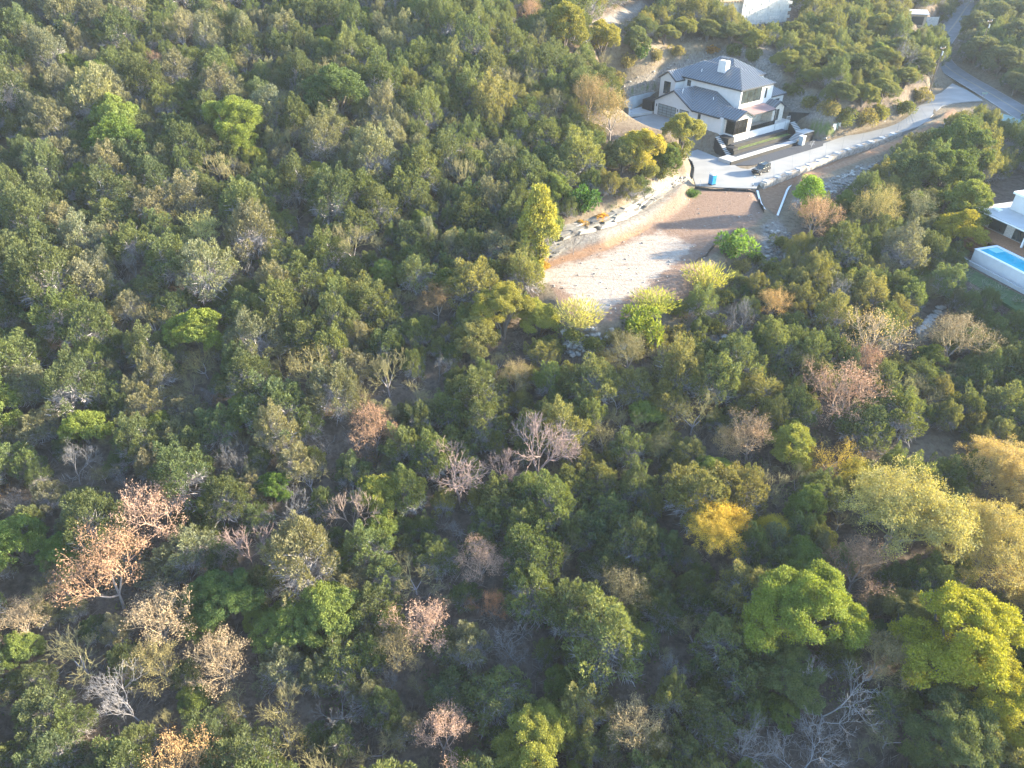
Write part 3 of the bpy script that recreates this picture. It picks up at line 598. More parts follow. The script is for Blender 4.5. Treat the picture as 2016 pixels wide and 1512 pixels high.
# ================================================================ walls along the driveway
def wall_line(name, pts, thick, depth, material, label, cap=None, capw=0.06, cat='wall'):
    P = np.asarray(pts, float); d = np.gradient(P[:, :2], axis=0); d /= np.linalg.norm(d, axis=1)[:, None]; nn = np.stack([-d[:, 1], d[:, 0]], 1) * thick / 2
    t = empty(name, tuple(P[0])); tag(t, label, cat)
    def part(nm, w, za, zb, mt):
        V = []; F = []; k = len(P)
        for p, nv in zip(P, nn * w):
            q = p - P[0]; V += [(q[0] + nv[0], q[1] + nv[1], q[2] + za), (q[0] - nv[0], q[1] - nv[1], q[2] + za), (q[0] + nv[0], q[1] + nv[1], q[2] + zb), (q[0] - nv[0], q[1] - nv[1], q[2] + zb)]
        for i in range(k - 1):
            o = 4 * i; F += [(o + 2, o + 3, o + 7, o + 6), (o, o + 4, o + 5, o + 1), (o, o + 2, o + 6, o + 4), (o + 1, o + 5, o + 7, o + 3)]
        F += [(0, 1, 3, 2), (4 * k - 4, 4 * k - 2, 4 * k - 1, 4 * k - 3)]
        return MB().add(V, F).build(nm, mt, t)
    part('wall_body', 1.0, -depth, 0.0, material)
    if cap: part('coping', 1.25, 0.003, 0.12, cap)
    return t
dl = np.gradient(LOW[:, :2], axis=0); dl /= np.linalg.norm(dl, axis=1)[:, None]; outn = np.stack([dl[:, 1], -dl[:, 0]], 1)
pw = np.c_[LOW[:, :2] + outn * 0.75, LOW[:, 2] + 0.45][:50]
pwt = wall_line('planter_wall', pw[:40], 1.1, 2.2, M['rock'], 'pale stone planter wall with square caps along the driveway edge')
for i in range(1, 38, 3):
    p = pw[i] - pw[0]; a = math.atan2(dl[i][1], dl[i][0])
    o = MB().box(-0.6, 0.6, -0.62, 0.62, -0.4, 0.16).build('pillar_cap', M['walk'], pwt); o.location = p; o.rotation_euler = (0, 0, a)
    q = 0.5 * (pw[i + 1] + pw[i + 2]) - pw[0]; L = np.linalg.norm(pw[i + 2] - pw[i + 1]) * 0.75
    o = MB().box(-L, L, -0.28, 0.28, -0.1, 0.03).build('trough_soil', M['tan'], pwt); o.location = q; o.rotation_euler = (0, 0, a)
wall_line('kerb_wall', np.c_[pw[39:, :2], pw[39:, 2] - 0.2], 0.8, 1.6, M['concrete'], 'low concrete kerb wall round the driveway bend')
def wz(u, v, k=-0.7): p = at_drive(u, v); return at(u, v, float(drive_z(p[0])) + k)
va = smooth_line([wz(1491, 376, -0.2), wz(1497, 400, -0.4), wz(1508, 417, -0.6), wz(1527, 434, -0.8)], 12, 1)
vb = smooth_line([wz(1527, 434, -0.8), wz(1540, 400), wz(1553, 366), wz(1590, 356), wz(1640, 338), wz(1690, 319), wz(1740, 299), wz(1780, 282), wz(1815, 262), wz(1850, 240)], 40, 1)
wall_line('retaining_wall', va, 0.28, 2.5, M['concrete'], 'white capped wall arm bordering the bare pad', M['white'])
wall_line('retaining_wall', vb, 0.3, 3.2, M['greysteel'], 'long white capped retaining wall below the orange soil strip', M['white'])
uk = np.gradient(UPW[:, :2], axis=0); uk /= np.linalg.norm(uk, axis=1)[:, None]; un = np.stack([-uk[:, 1], uk[:, 0]], 1)
uw = np.c_[UPW[:, :2] + un * 1.3, UPW[:, 2] + 0.45][20:52]
uwt = empty('dry_stone_wall', tuple(uw[0])); tag(uwt, 'low wall of loose limestone blocks on the uphill driveway edge', 'wall')
rr = random.Random(5)
def rock_mesh(seed, sx=1, sy=0.8, sz=0.6, jag=0.25):
    r = np.random.RandomState(seed); import bmesh
    bm = bmesh.new(); bmesh.ops.create_icosphere(bm, subdivisions=1, radius=0.5)
    for v in bm.verts:
        c_ = np.array(v.co); c_ = np.sign(c_) * np.abs(c_ / 0.5) ** 0.6 * 0.5
        v.co = Vector(c_ * [sx, sy, sz] * (1 + r.uniform(-jag, jag, 3)))
    V = [tuple(v.co) for v in bm.verts]; F = [tuple(v.index for v in f.verts) for f in bm.faces]; bm.free(); return np.array(V), F
ROCKS = [rock_mesh(s) for s in range(6)]
rock_me = [mesh('rock', V, F, M['rock']) for V, F in ROCKS]; rock_mg = [mesh('rock', V, F, M['rockgrey']) for V, F in ROCKS]
SLABS = []
for sd in range(5):
    r_ = np.random.RandomState(50 + sd); b_ = MB().box(-.5, .5, -.5, .5, -.5, .5); V_ = np.array(b_.V) * (1 + r_.uniform(-.22, .12, (8, 3))) + r_.normal(size=(8, 3)) * .05
    SLABS.append(mesh('slab_stone', V_, b_.F, M['rock'] if sd % 2 else M['rockgrey']))
def stone(parent, loc, size, rz, grey=False, name='stone', flat=0.6):
    o = link(name, (rock_mg if grey else rock_me)[rr.randrange(6)], parent); o.location = loc; o.rotation_euler = (rr.uniform(-.15, .15), rr.uniform(-.15, .15), rz)
    o.scale = (size * rr.uniform(.9, 1.3), size * rr.uniform(.7, 1.0), size * flat * rr.uniform(.8, 1.2)); return o
for p in resample(uw, 60):
    for lay in range(2):
        q = p - uw[0]; stone(uwt, (q[0] + rr.uniform(-.1, .1), q[1] + rr.uniform(-.1, .1), q[2] - 0.35 + lay * 0.35), 1.1, rr.uniform(0, 3), False)
# ---- limestone ledges above the pad
def ledge(px_line, z0, rows, label, seed, size=1.3):
    L = smooth_line([at(u, v, z0) for u, v in px_line], 60, 2); t = empty('limestone_ledge', tuple(L[0])); tag(t, label, 'rock ledge')
    d = np.r_[0, np.cumsum(np.linalg.norm(np.diff(L[:, :2], axis=0), axis=1))]
    for r_ in range(rows):
        s = rr.uniform(0, 1)
        while s < d[-1]:
            ln = rr.uniform(0.9, 2.3) * size; p = np.array([np.interp(s, d, L[:, k]) for k in range(3)]) - L[0]; p2 = np.array([np.interp(min(s + .5, d[-1]), d, L[:, k]) for k in range(3)]) - L[0]
            a = math.atan2(p2[1] - p[1], p2[0] - p[0])
            if rr.random() < 0.93:
                o = link('stone', SLABS[rr.randrange(5)], t); off = 0.55 * r_ + rr.uniform(-.25, .25)
                o.location = (p[0] - math.sin(a) * off, p[1] + math.cos(a) * off, z0 - L[0][2] + 0.15 + 0.42 * r_ + rr.uniform(-.06, .06)); o.rotation_euler = (rr.uniform(-.06, .06), rr.uniform(-.06, .06), a + rr.uniform(-.12, .12))
                o.scale = (ln * 1.12, rr.uniform(1.0, 1.9), rr.uniform(.34, .55))
            s += ln * 0.95
ledge([(1078, 505), (1120, 490), (1178, 472), (1225, 455), (1268, 438), (1298, 414)], 0.0, 5, 'broken pale limestone ledge at the foot of the cut above the bare pad', 1)
ledge([(1108, 468), (1146, 456), (1184, 446), (1226, 430), (1262, 408), (1300, 385)], 1.9, 3, 'overhanging dark edged limestone slab row high on the cut', 2, 1.6)
ledge([(1298, 405), (1315, 392), (1335, 375), (1352, 358)], 0.4, 5, 'short limestone face below the courtyard corner', 3)
# ---- rubble and boulders
def rock_stuff(name, polys, count, s0, s1, seed, grey=0.3):
    r = np.random.RandomState(seed); V = []; F = []; n0 = 0; mi = []
    area = [(np.ptp(np.array(p)[:, 0]) * np.ptp(np.array(p)[:, 1])) for p in polys]; tot = sum(area)
    for poly, a in zip(polys, area):
        P = np.array(poly, float); k = 0; want = int(count * a / tot)
        while k < want:
            u, v = r.uniform(P[:, 0].min(), P[:, 0].max()), r.uniform(P[:, 1].min(), P[:, 1].max())
            if poly_sd(P, np.array([u]), np.array([v]))[0] > 0: k += 0.35; continue
            g = hit(u, v); s = s0 + (s1 - s0) * r.rand() ** 2.5; B, Fc = ROCKS[r.randint(6)]
            th = r.uniform(0, 6.28); cs, sn = math.cos(th), math.sin(th); W = B * s * [1.1, 0.9, 0.8]
            W = np.stack([W[:, 0] * cs - W[:, 1] * sn, W[:, 0] * sn + W[:, 1] * cs, W[:, 2]], 1) + g + [0, 0, s * 0.15]
            V.append(W); F.append(np.array(Fc) + n0); n0 += len(W); mi += [int(r.rand() < grey)] * len(Fc); k += 1
    me = quick_mesh(name, np.concatenate(V), [np.concatenate(F)], [M['rock'], M['rockgrey']], np.array(mi))
    return tag(link(name, me), kind='stuff')
rock_stuff('rock_rubble', [[(1562, 398), (1600, 372), (1690, 328), (1730, 318), (1720, 345), (1640, 385), (1580, 420)], [(1508, 440), (1528, 440), (1555, 450), (1560, 500), (1540, 560), (1505, 545)], [(1112, 640), (1180, 650), (1260, 655), (1270, 705), (1180, 720), (1110, 700)], [(1290, 670), (1390, 640), (1440, 670), (1390, 720), (1300, 705)]], 1100, 0.3, 1.1, 4, 0.6)
tag(bpy.data.objects['rock_rubble'], 'pale broken limestone rubble on the slopes round the pad and wall')
rock_stuff('cut_rubble', [ROCK[1], ROCK[2], [(1290, 355), (1350, 345), (1355, 355), (1300, 400)]], 600, 0.2, 0.8, 8, 0.5)
tag(bpy.data.objects['cut_rubble'], 'loose grey stones scattered over the rock cuts')
rock_stuff('pad_stones', [PAD_PX], 420, 0.08, 0.42, 12, 0.5)
tag(bpy.data.objects['pad_stones'], 'small loose stones strewn over the bare pad')
for k, (u, v, s) in enumerate([(1112, 662, 1.6), (1138, 678, 1.5), (1225, 690, 1.8), (1126, 708, 1.4), (1232, 700, 1.3), (1160, 693, 1.3), (1172, 665, 1.2), (1308, 676, 1.4), (1392, 690, 1.5), (1378, 682, 1.3), (1426, 668, 1.3), (1195, 672, 1.2), (1240, 708, 1.1), (1425, 556, 1.3), (1433, 548, 1.1)]):
    g = hit(u, v); o = stone(None, (g[0], g[1], g[2] + 0.2), s, rr.uniform(0, 3), False, 'boulder', 0.8)
    tag(o, 'pale limestone boulder among scrub on the slope below the bare pad', 'boulder', 'boulders below the pad')
rw = empty('dry_stone_wall', tuple(hit(1810, 655))); tag(rw, 'line of white stacked stones between the trees downhill of the pool house', 'wall')
for k in range(26):
    t = k / 25; g = hit(1808 + 42 * t, 658 - 46 * t) - np.array(rw.location); stone(rw, (g[0] + rr.uniform(-.3, .3), g[1] + rr.uniform(-.3, .3), g[2] + 0.3), 1.15, rr.uniform(0, 3))
# ================================================================ things in the courtyard
def place(o, p, rz=0.0): o.location = tuple(p); o.rotation_euler = (0, 0, rz); return o
pt = empty('portable_toilet', tuple(at(1401, 363, 0.0)), R(28)); tag(pt, 'bright blue portable toilet with white roof at the courtyard edge', 'toilet')
MB().box(-0.58, 0.58, -0.58, 0.58, 0.0, 0.16).build('base', M['silt'], pt)
MB().box(-0.55, 0.55, -0.55, 0.55, 0.16, 2.1).build('cabin', M['blue'], pt, bevel=0.04)
MB().box(-0.45, 0.45, -0.58, -0.552, 0.25, 2.0).build('door', M['blue'], pt); MB().box(0.28, 0.36, -0.62, -0.58, 1.0, 1.2).build('handle', M['frame'], pt)
for x in (-0.5, 0.0, 0.5): MB().box(0.552, 0.575, x - 0.03, x + 0.03, 0.2, 2.05).build('corner_rib', M['blue'], pt)
m = MB(); m.add([(-.6, -.6, 2.1), (.6, -.6, 2.1), (.6, .6, 2.1), (-.6, .6, 2.1), (-.6, -.6, 2.2), (.6, -.6, 2.2), (.6, .6, 2.2), (-.6, .6, 2.2), (-.35, -.45, 2.42), (.35, -.45, 2.42), (.35, .45, 2.42), (-.35, .45, 2.42)],
    [(0, 3, 2, 1), (0, 1, 5, 4), (1, 2, 6, 5), (2, 3, 7, 6), (3, 0, 4, 7), (4, 5, 9, 8), (5, 6, 10, 9), (6, 7, 11, 10), (7, 4, 8, 11), (8, 9, 10, 11)]); m.build('roof', M['white'], pt)
MB().tube([(0.4, 0.45, 2.2), (0.4, 0.45, 2.75)], 0.05, 8).build('vent_pipe', M['white'], pt)
# black off-road car, nose toward the toilet
c0 = at(1479, 350, 0.0); c1 = at(1518, 334, 0.0); ca = math.atan2(*(c0 - c1)[1::-1]); cc = 0.5 * (c0 + c1) + np.array([0.0, 0.6, 0])
car = empty('parked_car', tuple(cc), ca); tag(car, 'black boxy off road car parked on the driveway by the planter wall', 'car')
def prism(prof, y0, y1):
    m = MB(); k = len(prof); m.add([(x, y0, z) for x, z in prof] + [(x, y1, z) for x, z in prof], [tuple(range(k)), tuple(range(2 * k - 1, k - 1, -1))] + [(i, k + i, k + (i + 1) % k, (i + 1) % k) for i in range(k)]); return m
prism([(-2.3, .5), (2.25, .5), (2.38, .75), (2.35, 1.08), (.95, 1.18), (-2.3, 1.18), (-2.38, .8)], -0.93, 0.93).build('body', M['carblack'], car, bevel=0.06)
prism([(-2.2, 1.17), (.85, 1.17), (.25, 1.78), (-2.1, 1.82)], -0.82, 0.82).build('cabin', M['dglass'], car, bevel=0.05)
MB().box(-2.12, 0.28, -0.84, 0.84, 1.79, 1.87).build('roof', M['carblack'], car, bevel=0.03)
for s in (-1, 1):
    for x in (-2.05, -0.85, 0.3): MB().box(x - 0.05, x + 0.05, s * 0.84 - 0.02, s * 0.84 + 0.02, 1.17, 1.8).build('pillar', M['carblack'], car)
    MB().box(-2.0, 0.2, s * 0.72 - 0.03, s * 0.72 + 0.03, 1.9, 1.96).build('roof_rail', M['frame'], car)
    MB().box(2.3, 2.4, s * 0.68 - 0.14, s * 0.68 + 0.14, 0.85, 1.02).build('headlight', M['chrome'], car)
    MB().box(0.55, 0.75, s * 1.0 - 0.1, s * 1.0 + 0.1, 1.2, 1.36).build('mirror', M['carblack'], car)
    for x in (-1.45, 1.45):
        w = MB().tube([(x, s * 0.72, 0.4), (x, s * 0.97, 0.4)], 0.4, 18).build('wheel', M['tyre'], car); MB().tube([(x, s * 0.965, 0.4), (x, s * 0.985, 0.4)], 0.23, 12).build('rim', M['chrome'], w)
MB().box(2.36, 2.46, -0.85, 0.85, 0.5, 0.72).build('bumper', M['frame'], car); MB().box(-2.46, -2.36, -0.85, 0.85, 0.5, 0.72).build('bumper', M['frame'], car)
MB().tube([(-2.42, 0, 1.0), (-2.66, 0, 1.0)], 0.37, 16).build('spare_wheel', M['tyre'], car)
MB().box(1.0, 2.3, -0.75, 0.75, 1.12, 1.2).build('bonnet', M['chrome'] if False else mat('satin_dark_bonnet', (0.05, 0.055, 0.06), 0.12, 0.1, 2, spec=0.9), car, bevel=0.03)
wp = empty('marker_post', tuple(at(1482, 366, 0.0))); tag(wp, 'slim white post with a small head standing in front of the black car', 'post')
MB().tube([(0, 0, 0), (0.02, 0, 1.7)], 0.05, 8).build('pole', M['white'], wp); MB().box(-0.16, 0.16, -0.05, 0.05, 1.7, 2.05).build('head', M['white'], wp); MB().tube([(0, 0, 0), (0, 0, 0.12)], 0.18, 10).build('base', M['frame'], wp)
sp = empty('survey_stake', tuple(at(1378, 366, 0.0))); tag(sp, 'thin white stake in the gravel beside the blue toilet', 'stake'); MB().tube([(0, 0, 0), (0, 0, 1.3)], 0.035, 6).build('rod', M['white'], sp); MB().tube([(0, 0, 0), (0, 0, .06)], 0.1, 6).build('foot', M['walk'], sp)
ub = empty('utility_cabinet', tuple(at(1577, 285, 0.05)), HROT); tag(ub, 'tall pale grey utility cabinet beside the lower steps', 'cabinet')
MB().box(-0.55, 0.55, -0.55, 0.55, 0, 2.0).build('body', M['greysteel'], ub, bevel=0.05); MB().box(-0.62, 0.62, -0.62, 0.62, 2.0, 2.12).build('lid', M['white'], ub); MB().box(-0.35, 0.1, -0.57, -0.552, 1.2, 1.5).build('vent', M['frame'], ub)
sg = empty('site_signs', tuple(hit(1645, 262)), R(20)); tag(sg, 'white and blue sign boards leaning on the verge above the driveway', 'sign')
for i in range(3):
    o = MB().box(-0.5, 0.5, -0.03, 0.03, 0.4, 2.0).build('board', M['white'] if i != 1 else M['grnsheet'], sg); o.location = (i * 0.9 - 0.9, i * 0.25, 0); o.rotation_euler = (R(-8), R(10), 0)
    MB().box(-0.04, 0.04, -0.05, 0.05, -0.2, 1.2).build('leg', M['pole'], sg).location = (i * 0.9 - 0.9, i * 0.25 + 0.1, 0)
gs = at(1990, 240, 2.0); tag(MB().slab([at(1952, 222, 2.4)[:2], at(2010, 240, 2.2)[:2], at(2060, 275, 2.0)[:2], at(2030, 282, 1.8)[:2], at(1985, 258, 2.0)[:2]][::-1], 1.2, 2.9).build('covered_heap', M['grnsheet']), 'pale green sheeting spread on the ground beside the road', 'sheeting')
ss = empty('street_sign', tuple(at(1931, 205, 3.0))); tag(ss, 'small pale green street sign at the mouth of the driveway', 'sign')
MB().tube([(0, 0, 0), (0, 0, 2.6)], 0.05, 6).build('post', M['chrome'], ss); MB().box(-0.7, 0.7, -0.03, 0.03, 2.5, 2.9).build('plate', M['grnsheet'], ss)
# utility poles
def pole(u, v, h, label, arm):
    g = hit(u, v); t = empty('utility_pole', tuple(g), R(30)); tag(t, label, 'utility pole')
    MB().tube([(0, 0, -0.5), (0, 0, h)], [0.17, 0.11], 10).build('pole', M['pole'], t)
    MB().box(-arm, arm, -0.07, 0.07, h - 0.7, h - 0.5).build('crossarm', M['pole'], t)
    for x in (-arm * .9, 0, arm * .9): MB().tube([(x, 0, h - 0.5), (x, 0, h - 0.2)], 0.07, 8).build('insulator', M['white'], t)
    MB().tube([(0.35, 0, h - 2.4), (0.35, 0, h - 1.4)], 0.25, 12).build('transformer', M['greysteel'], t); return g + [0, 0, h - 0.35]
p1 = pole(1829, 180, 11.5, 'dark wooden utility pole beside the driveway mouth', 1.1); p2 = pole(1925, 110, 10, 'pale topped utility pole rising from trees across the road', 1.2)
wire = MB()
for k in range(2):
    pts = [p1 + (np.array([175, p1[1] - 6, p1[2] - 2]) - p1) * t + [0, 0, -1.2 * 4 * t * (1 - t) + 0.3 * k] for t in np.linspace(0, 1, 12)]; wire.tube(pts, 0.018, 4)
tag(wire.build('power_lines', M['frame']), 'thin sagging power lines running from the pole across the road', 'cable')
# ================================================================ pool house
zr = POOL_Z + 5.6
C = at(1931, 409, zr); D = at(2016, 447, zr); dv = (D - C)[:2]; pa = math.atan2(dv[1], dv[0])
ph = empty('pool_house', (C[0], C[1], POOL_Z), pa); tag(ph, 'modern white flat roofed house with glass doors beside a raised pool', 'house')
MB().box(1.2, 26, 1.0, 11, 0, 5.2).build('wall', M['stone'], ph)
MB().box(-0.6, 27, -1.0, 12, 5.2, 5.65).build('roof', M['walk'], ph, bevel=0.03); MB().box(-0.75, 27.1, -1.15, 12.1, 5.35, 5.5).build('roof_edge', M['white'], ph)
MB().box(2.2, 26.5, 4.5, 13.5, 5.66, 8.6).build('upper_wall', M['stucco'], ph); MB().box(1.9, 26.9, 4.1, 13.9, 8.6, 9.0).build('upper_roof', M['white'], ph)
MB().box(1.2, 2.6, 1.4, 2.4, 5.66, 5.95).build('skylight', M['white'], ph)
for a, b in ((2.2, 5.6), (7.4, 10.6), (11.6, 15.5), (17, 21)): win(ph, 'S', 1.0, a, b, 2.45, 5.1, 3, 1, 'dglass', 'glass_door')
MB().box(10.75, 11.05, -0.7, -0.4, 2.4, 5.2).build('post', M['white'], ph)
MB().box(-0.4, 27, -3.4, 0.98, 1.9, 2.3).build('deck_base', M['wood'], ph)
for k in range(10): MB().box(-0.45, 27, -3.42 + 0.44 * k, -3.02 + 0.44 * k, 2.31, 2.36).build('plank', M['wood'], ph)
for k in range(4): MB().box(2.0, 6.8, -3.9 - 0.45 * k, -3.45 - 0.45 * k, 0, 1.95 - 0.45 * k).build('deck_step', M['wood'], ph)
m = MB()
for k in range(6): m.box(-0.42, -0.38, -3.4 + 0.85 * k, -3.36 + 0.85 * k, 2.3, 3.3)
for k in range(5): m.box(-0.4 + 1.0 * k, -0.36 + 1.0 * k, -3.42, -3.38, 2.3, 3.3)
m.box(-0.43, -0.37, -3.42, 0.9, 3.3, 3.36); m.box(-0.43, 3.7, -3.43, -3.37, 3.3, 3.36); rg = m.build('railing', M['white'], ph); MB().box(-0.41, -0.39, -3.3, 0.85, 2.35, 3.28).build('railing_glass', M['glass'], rg)
pl = empty('swimming_pool', (C[0], C[1], POOL_Z), pa); tag(pl, 'raised swimming pool with turquoise water and tall white walls', 'pool')
x0, x1, y0, y1 = 9.0, 26, -8.9, -4.0
m = MB(); m.box(x0, x1, y0, y0 + 0.4, 0, 2.4); m.box(x0, x1, y1 - 0.4, y1, 0, 2.4); m.box(x0, x0 + 0.4, y0 + 0.4, y1 - 0.4, 0, 2.4); m.box(x1 - 0.4, x1, y0 + 0.4, y1 - 0.4, 0, 2.4); m.build('pool_wall', M['stucco'], pl)
MB().box(x0 + 0.4, x1 - 0.4, y0 + 0.4, y1 - 0.4, 0.2, 0.9).build('pool_floor', M['pooltile'], pl); MB().box(x0 + 0.41, x1 - 0.41, y0 + 0.41, y1 - 0.41, 0.92, 2.28).build('water', M['water'], pl)
m = MB(); m.box(x0 - .08, x1 + .08, y0 - .08, y0 + .45, 2.4, 2.5); m.box(x0 - .08, x1 + .08, y1 - .45, y1 + .08, 2.4, 2.5); m.box(x0 - .08, x0 + .45, y0 + .45, y1 - .45, 2.4, 2.5); m.build('rim', M['white'], pl)
MB().box(x0 + .42, x0 + 2.2, y0 + 2.5, y1 - .42, 2.285, 2.32).build('tanning_ledge', M['pooltile'], pl)
MB().box(x0 - 1.0, x1, y0 - 1.3, y0 - 1.0, 0, 0.7).build('lower_kerb', M['walk'], pl)
lw = [(-3, -2), (-3.5, -9), (0, -12.5), (10, -15), (28, -16), (28, -11.0), (6, -11.0), (4, -5)]
cs, sn = math.cos(pa), math.sin(pa); lwp = [(C[0] + x * cs - y * sn, C[1] + x * sn + y * cs) for x, y in lw]
tag(MB().slab(lwp if np.cross(np.array(lwp[1]) - lwp[0], np.array(lwp[2]) - lwp[1]) > 0 else lwp[::-1], POOL_Z - 0.4, POOL_Z + 0.06).build('lawn', M['lawn']), kind='structure')
ll = hit(1875, 560); bn = empty('white_bench', tuple(ll), R(50)); tag(bn, 'pale slatted bench at the lawn edge below the pool', 'bench')
for k in range(3): MB().box(-1.6, 1.6, -0.3 + 0.22 * k, -0.12 + 0.22 * k, 0.42, 0.48).build('slat', M['walk'], bn)
for x in (-1.4, 1.4): MB().box(x - 0.05, x + 0.05, -0.3, 0.3, 0, 0.42).build('leg', M['walk'], bn)
# ================================================================ houses uphill
g = hit(1505, 47); t = empty('stone_house', tuple(g), R(24)); tag(t, 'pale cut stone house wall half hidden by trees uphill of the white house', 'house')
MB().box(-9, 8, 0, 9, -2, 9.5).build('wall', M['palestone'], t)
rows = 12
for r_ in range(rows):
    for k in range(9):
        if rr.random() < 0.55: MB().box(-9 + k * 1.9 + (r_ % 2) * 0.9, -7.15 + k * 1.9 + (r_ % 2) * 0.9 - 0.05, -0.05 - rr.uniform(0, .04), 0.02, -1.6 + r_ * 0.9, -0.75 + r_ * 0.9).build('stone_block', M['stone'] if rr.random() < .35 else M['palestone'], t)
MB().box(-16, -8.9, 1.2, 9, -2, 6.5).build('side_wall', M['palestone'], t); MB().box(-17, -8.5, 0.2, 9.5, 6.5, 7.0).build('roof', M['tan'], t); MB().box(-9.4, 8.4, -0.4, 9.4, 9.5, 9.9).build('upper_roof', M['tan'], t)
for k in range(8): MB().box(-16.8 + k, -16.65 + k, -0.2, 0.3, 6.2, 6.5).build('rafter', M['tan'], t)
g = hit(1803, 50); t = empty('garden_shed', tuple(g), R(-15)); tag(t, 'small timber shed with pale metal roof among trees up the road', 'shed')
MB().box(-2.6, 2.6, 0, 4, -0.5, 3.0).build('wall', M['tan'], t); m = MB(); m.slab([(-3.0, -0.5), (3.0, -0.5), (3.0, 4.4), (-3.0, 4.4)], [3.0, 3.0, 3.7, 3.7], [3.15, 3.15, 3.85, 3.85]); m.build('roof', M['walk'], t); MB().box(-1.8, 1.8, -0.06, 0.0, 0, 2.4).build('doorway', M['frame'], t)
g = hit(1826, 48); tag(MB().box(g[0] - 3, g[0] + 3.4, g[1], g[1] + 0.3, g[2] - 0.5, g[2] + 2.2).build('stone_garden_wall', M['stone']), 'short pale stone wall beside the timber shed', 'wall')
# ================================================================ trees: prototypes
def unit(a): return a / (np.linalg.norm(a, axis=-1, keepdims=True) + 1e-9)
def kites(pos, d, length, width, r):
    """one small four-cornered leaf or spray per position, returned as (N,4,3)"""
    d = unit(d); s = unit(np.cross(d, r.normal(size=d.shape))); L = length[:, None]; W = width[:, None]
    nrm = np.cross(d, s)
    return np.stack([pos, pos + d * L * 0.55 + s * W * 0.5 + nrm * W * 0.15, pos + d * L, pos + d * L * 0.45 - s * W * 0.5 + nrm * W * 0.15], 1)
def prisms(P0, P1, R0, R1, k=4):
    d = unit(P1 - P0); ref = np.where(np.abs(d[:, 2:3]) < 0.9, [[0, 0, 1.0]], [[1.0, 0, 0]]); a = unit(np.cross(d, ref)); b = np.cross(d, a)
    t = np.arange(k) * 2 * np.pi / k; ring = np.cos(t)[None, :, None] * a[:, None] + np.sin(t)[None, :, None] * b[:, None]
    V = np.concatenate([P0[:, None] + ring * R0[:, None, None], P1[:, None] + ring * R1[:, None, None]], 1).reshape(-1, 3)
    base = (np.arange(len(P0)) * 2 * k)[:, None, None]; j = np.arange(k); q = np.stack([j, (j + 1) % k, k + (j + 1) % k, k + j], 1)[None]
    return V, (base + q).reshape(-1, 4)
class Proto: pass
def finish(name, K, lobe, twigs, P0, P1, R0, R1, keep=0.27, fine_from=None, low_scale=1.75, sides=4, leafmat='leaf'):
    """K leaf kites, twigs kites, branch segments -> trunk and crown meshes plus a light copy for the far wood"""
    p = Proto(); parts = [K] + ([twigs] if twigs is not None and len(twigs) else [])
    A = np.concatenate(parts) if len(K) or twigs is not None else K
    Vs = A.reshape(-1, 3); Fs = np.arange(len(Vs)).reshape(-1, 4)
    mi = np.r_[np.zeros(len(K)), np.ones(len(A) - len(K))]
    lb = np.r_[lobe, np.zeros(len(A) - len(K))]
    if fine_from is not None:                                       # fine branch wood belongs to the crown
        f = fine_from; v2, f2 = prisms(P0[f], P1[f], R0[f], R1[f], 3)
        mi = np.r_[mi, np.full(len(f2), 2)]; lb = np.r_[lb, np.zeros(len(f2))]; Fs = np.concatenate([Fs, f2 + len(Vs)]); Vs = np.concatenate([Vs, v2])
        g = ~f; P0, P1, R0, R1 = P0[g], P1[g], R0[g], R1[g]
    p.crown = quick_mesh(name + '_crown', Vs, [Fs], [M[leafmat], M['twig'], M['branch']], mi); fattr(p.crown, 'lobe', lb, 'FACE')
    tv, tf = prisms(P0, P1, R0, R1, 6); p.trunk = quick_mesh(name + '_trunk', tv, [tf], [M['branch']]); p.trunk.polygons.foreach_set('use_smooth', [True] * len(p.trunk.polygons))
    return p
def stems(r, n, top, spread, r0, h0=0.0):
    P0, P1, A, B = [], [], [], []
    for _ in range(n):
        th = r.uniform(0, 6.28); e = np.array([math.cos(th) * spread * r.uniform(.4, 1), math.sin(th) * spread * r.uniform(.4, 1), top * r.uniform(.8, 1.05)])
        pts = [np.array([0, 0, h0 - 0.4]), np.array([e[0] * .25 + r.normal() * .12, e[1] * .25 + r.normal() * .12, e[2] * .4]), np.array([e[0] * .6 + r.normal() * .15, e[1] * .6 + r.normal() * .15, e[2] * .72]), e]
        rd = [r0, r0 * .75, r0 * .5, r0 * .22]
        for i in range(3): P0.append(pts[i]); P1.append(pts[i + 1]); A.append(rd[i]); B.append(rd[i + 1])
    return np.array(P0), np.array(P1), np.array(A), np.array(B)
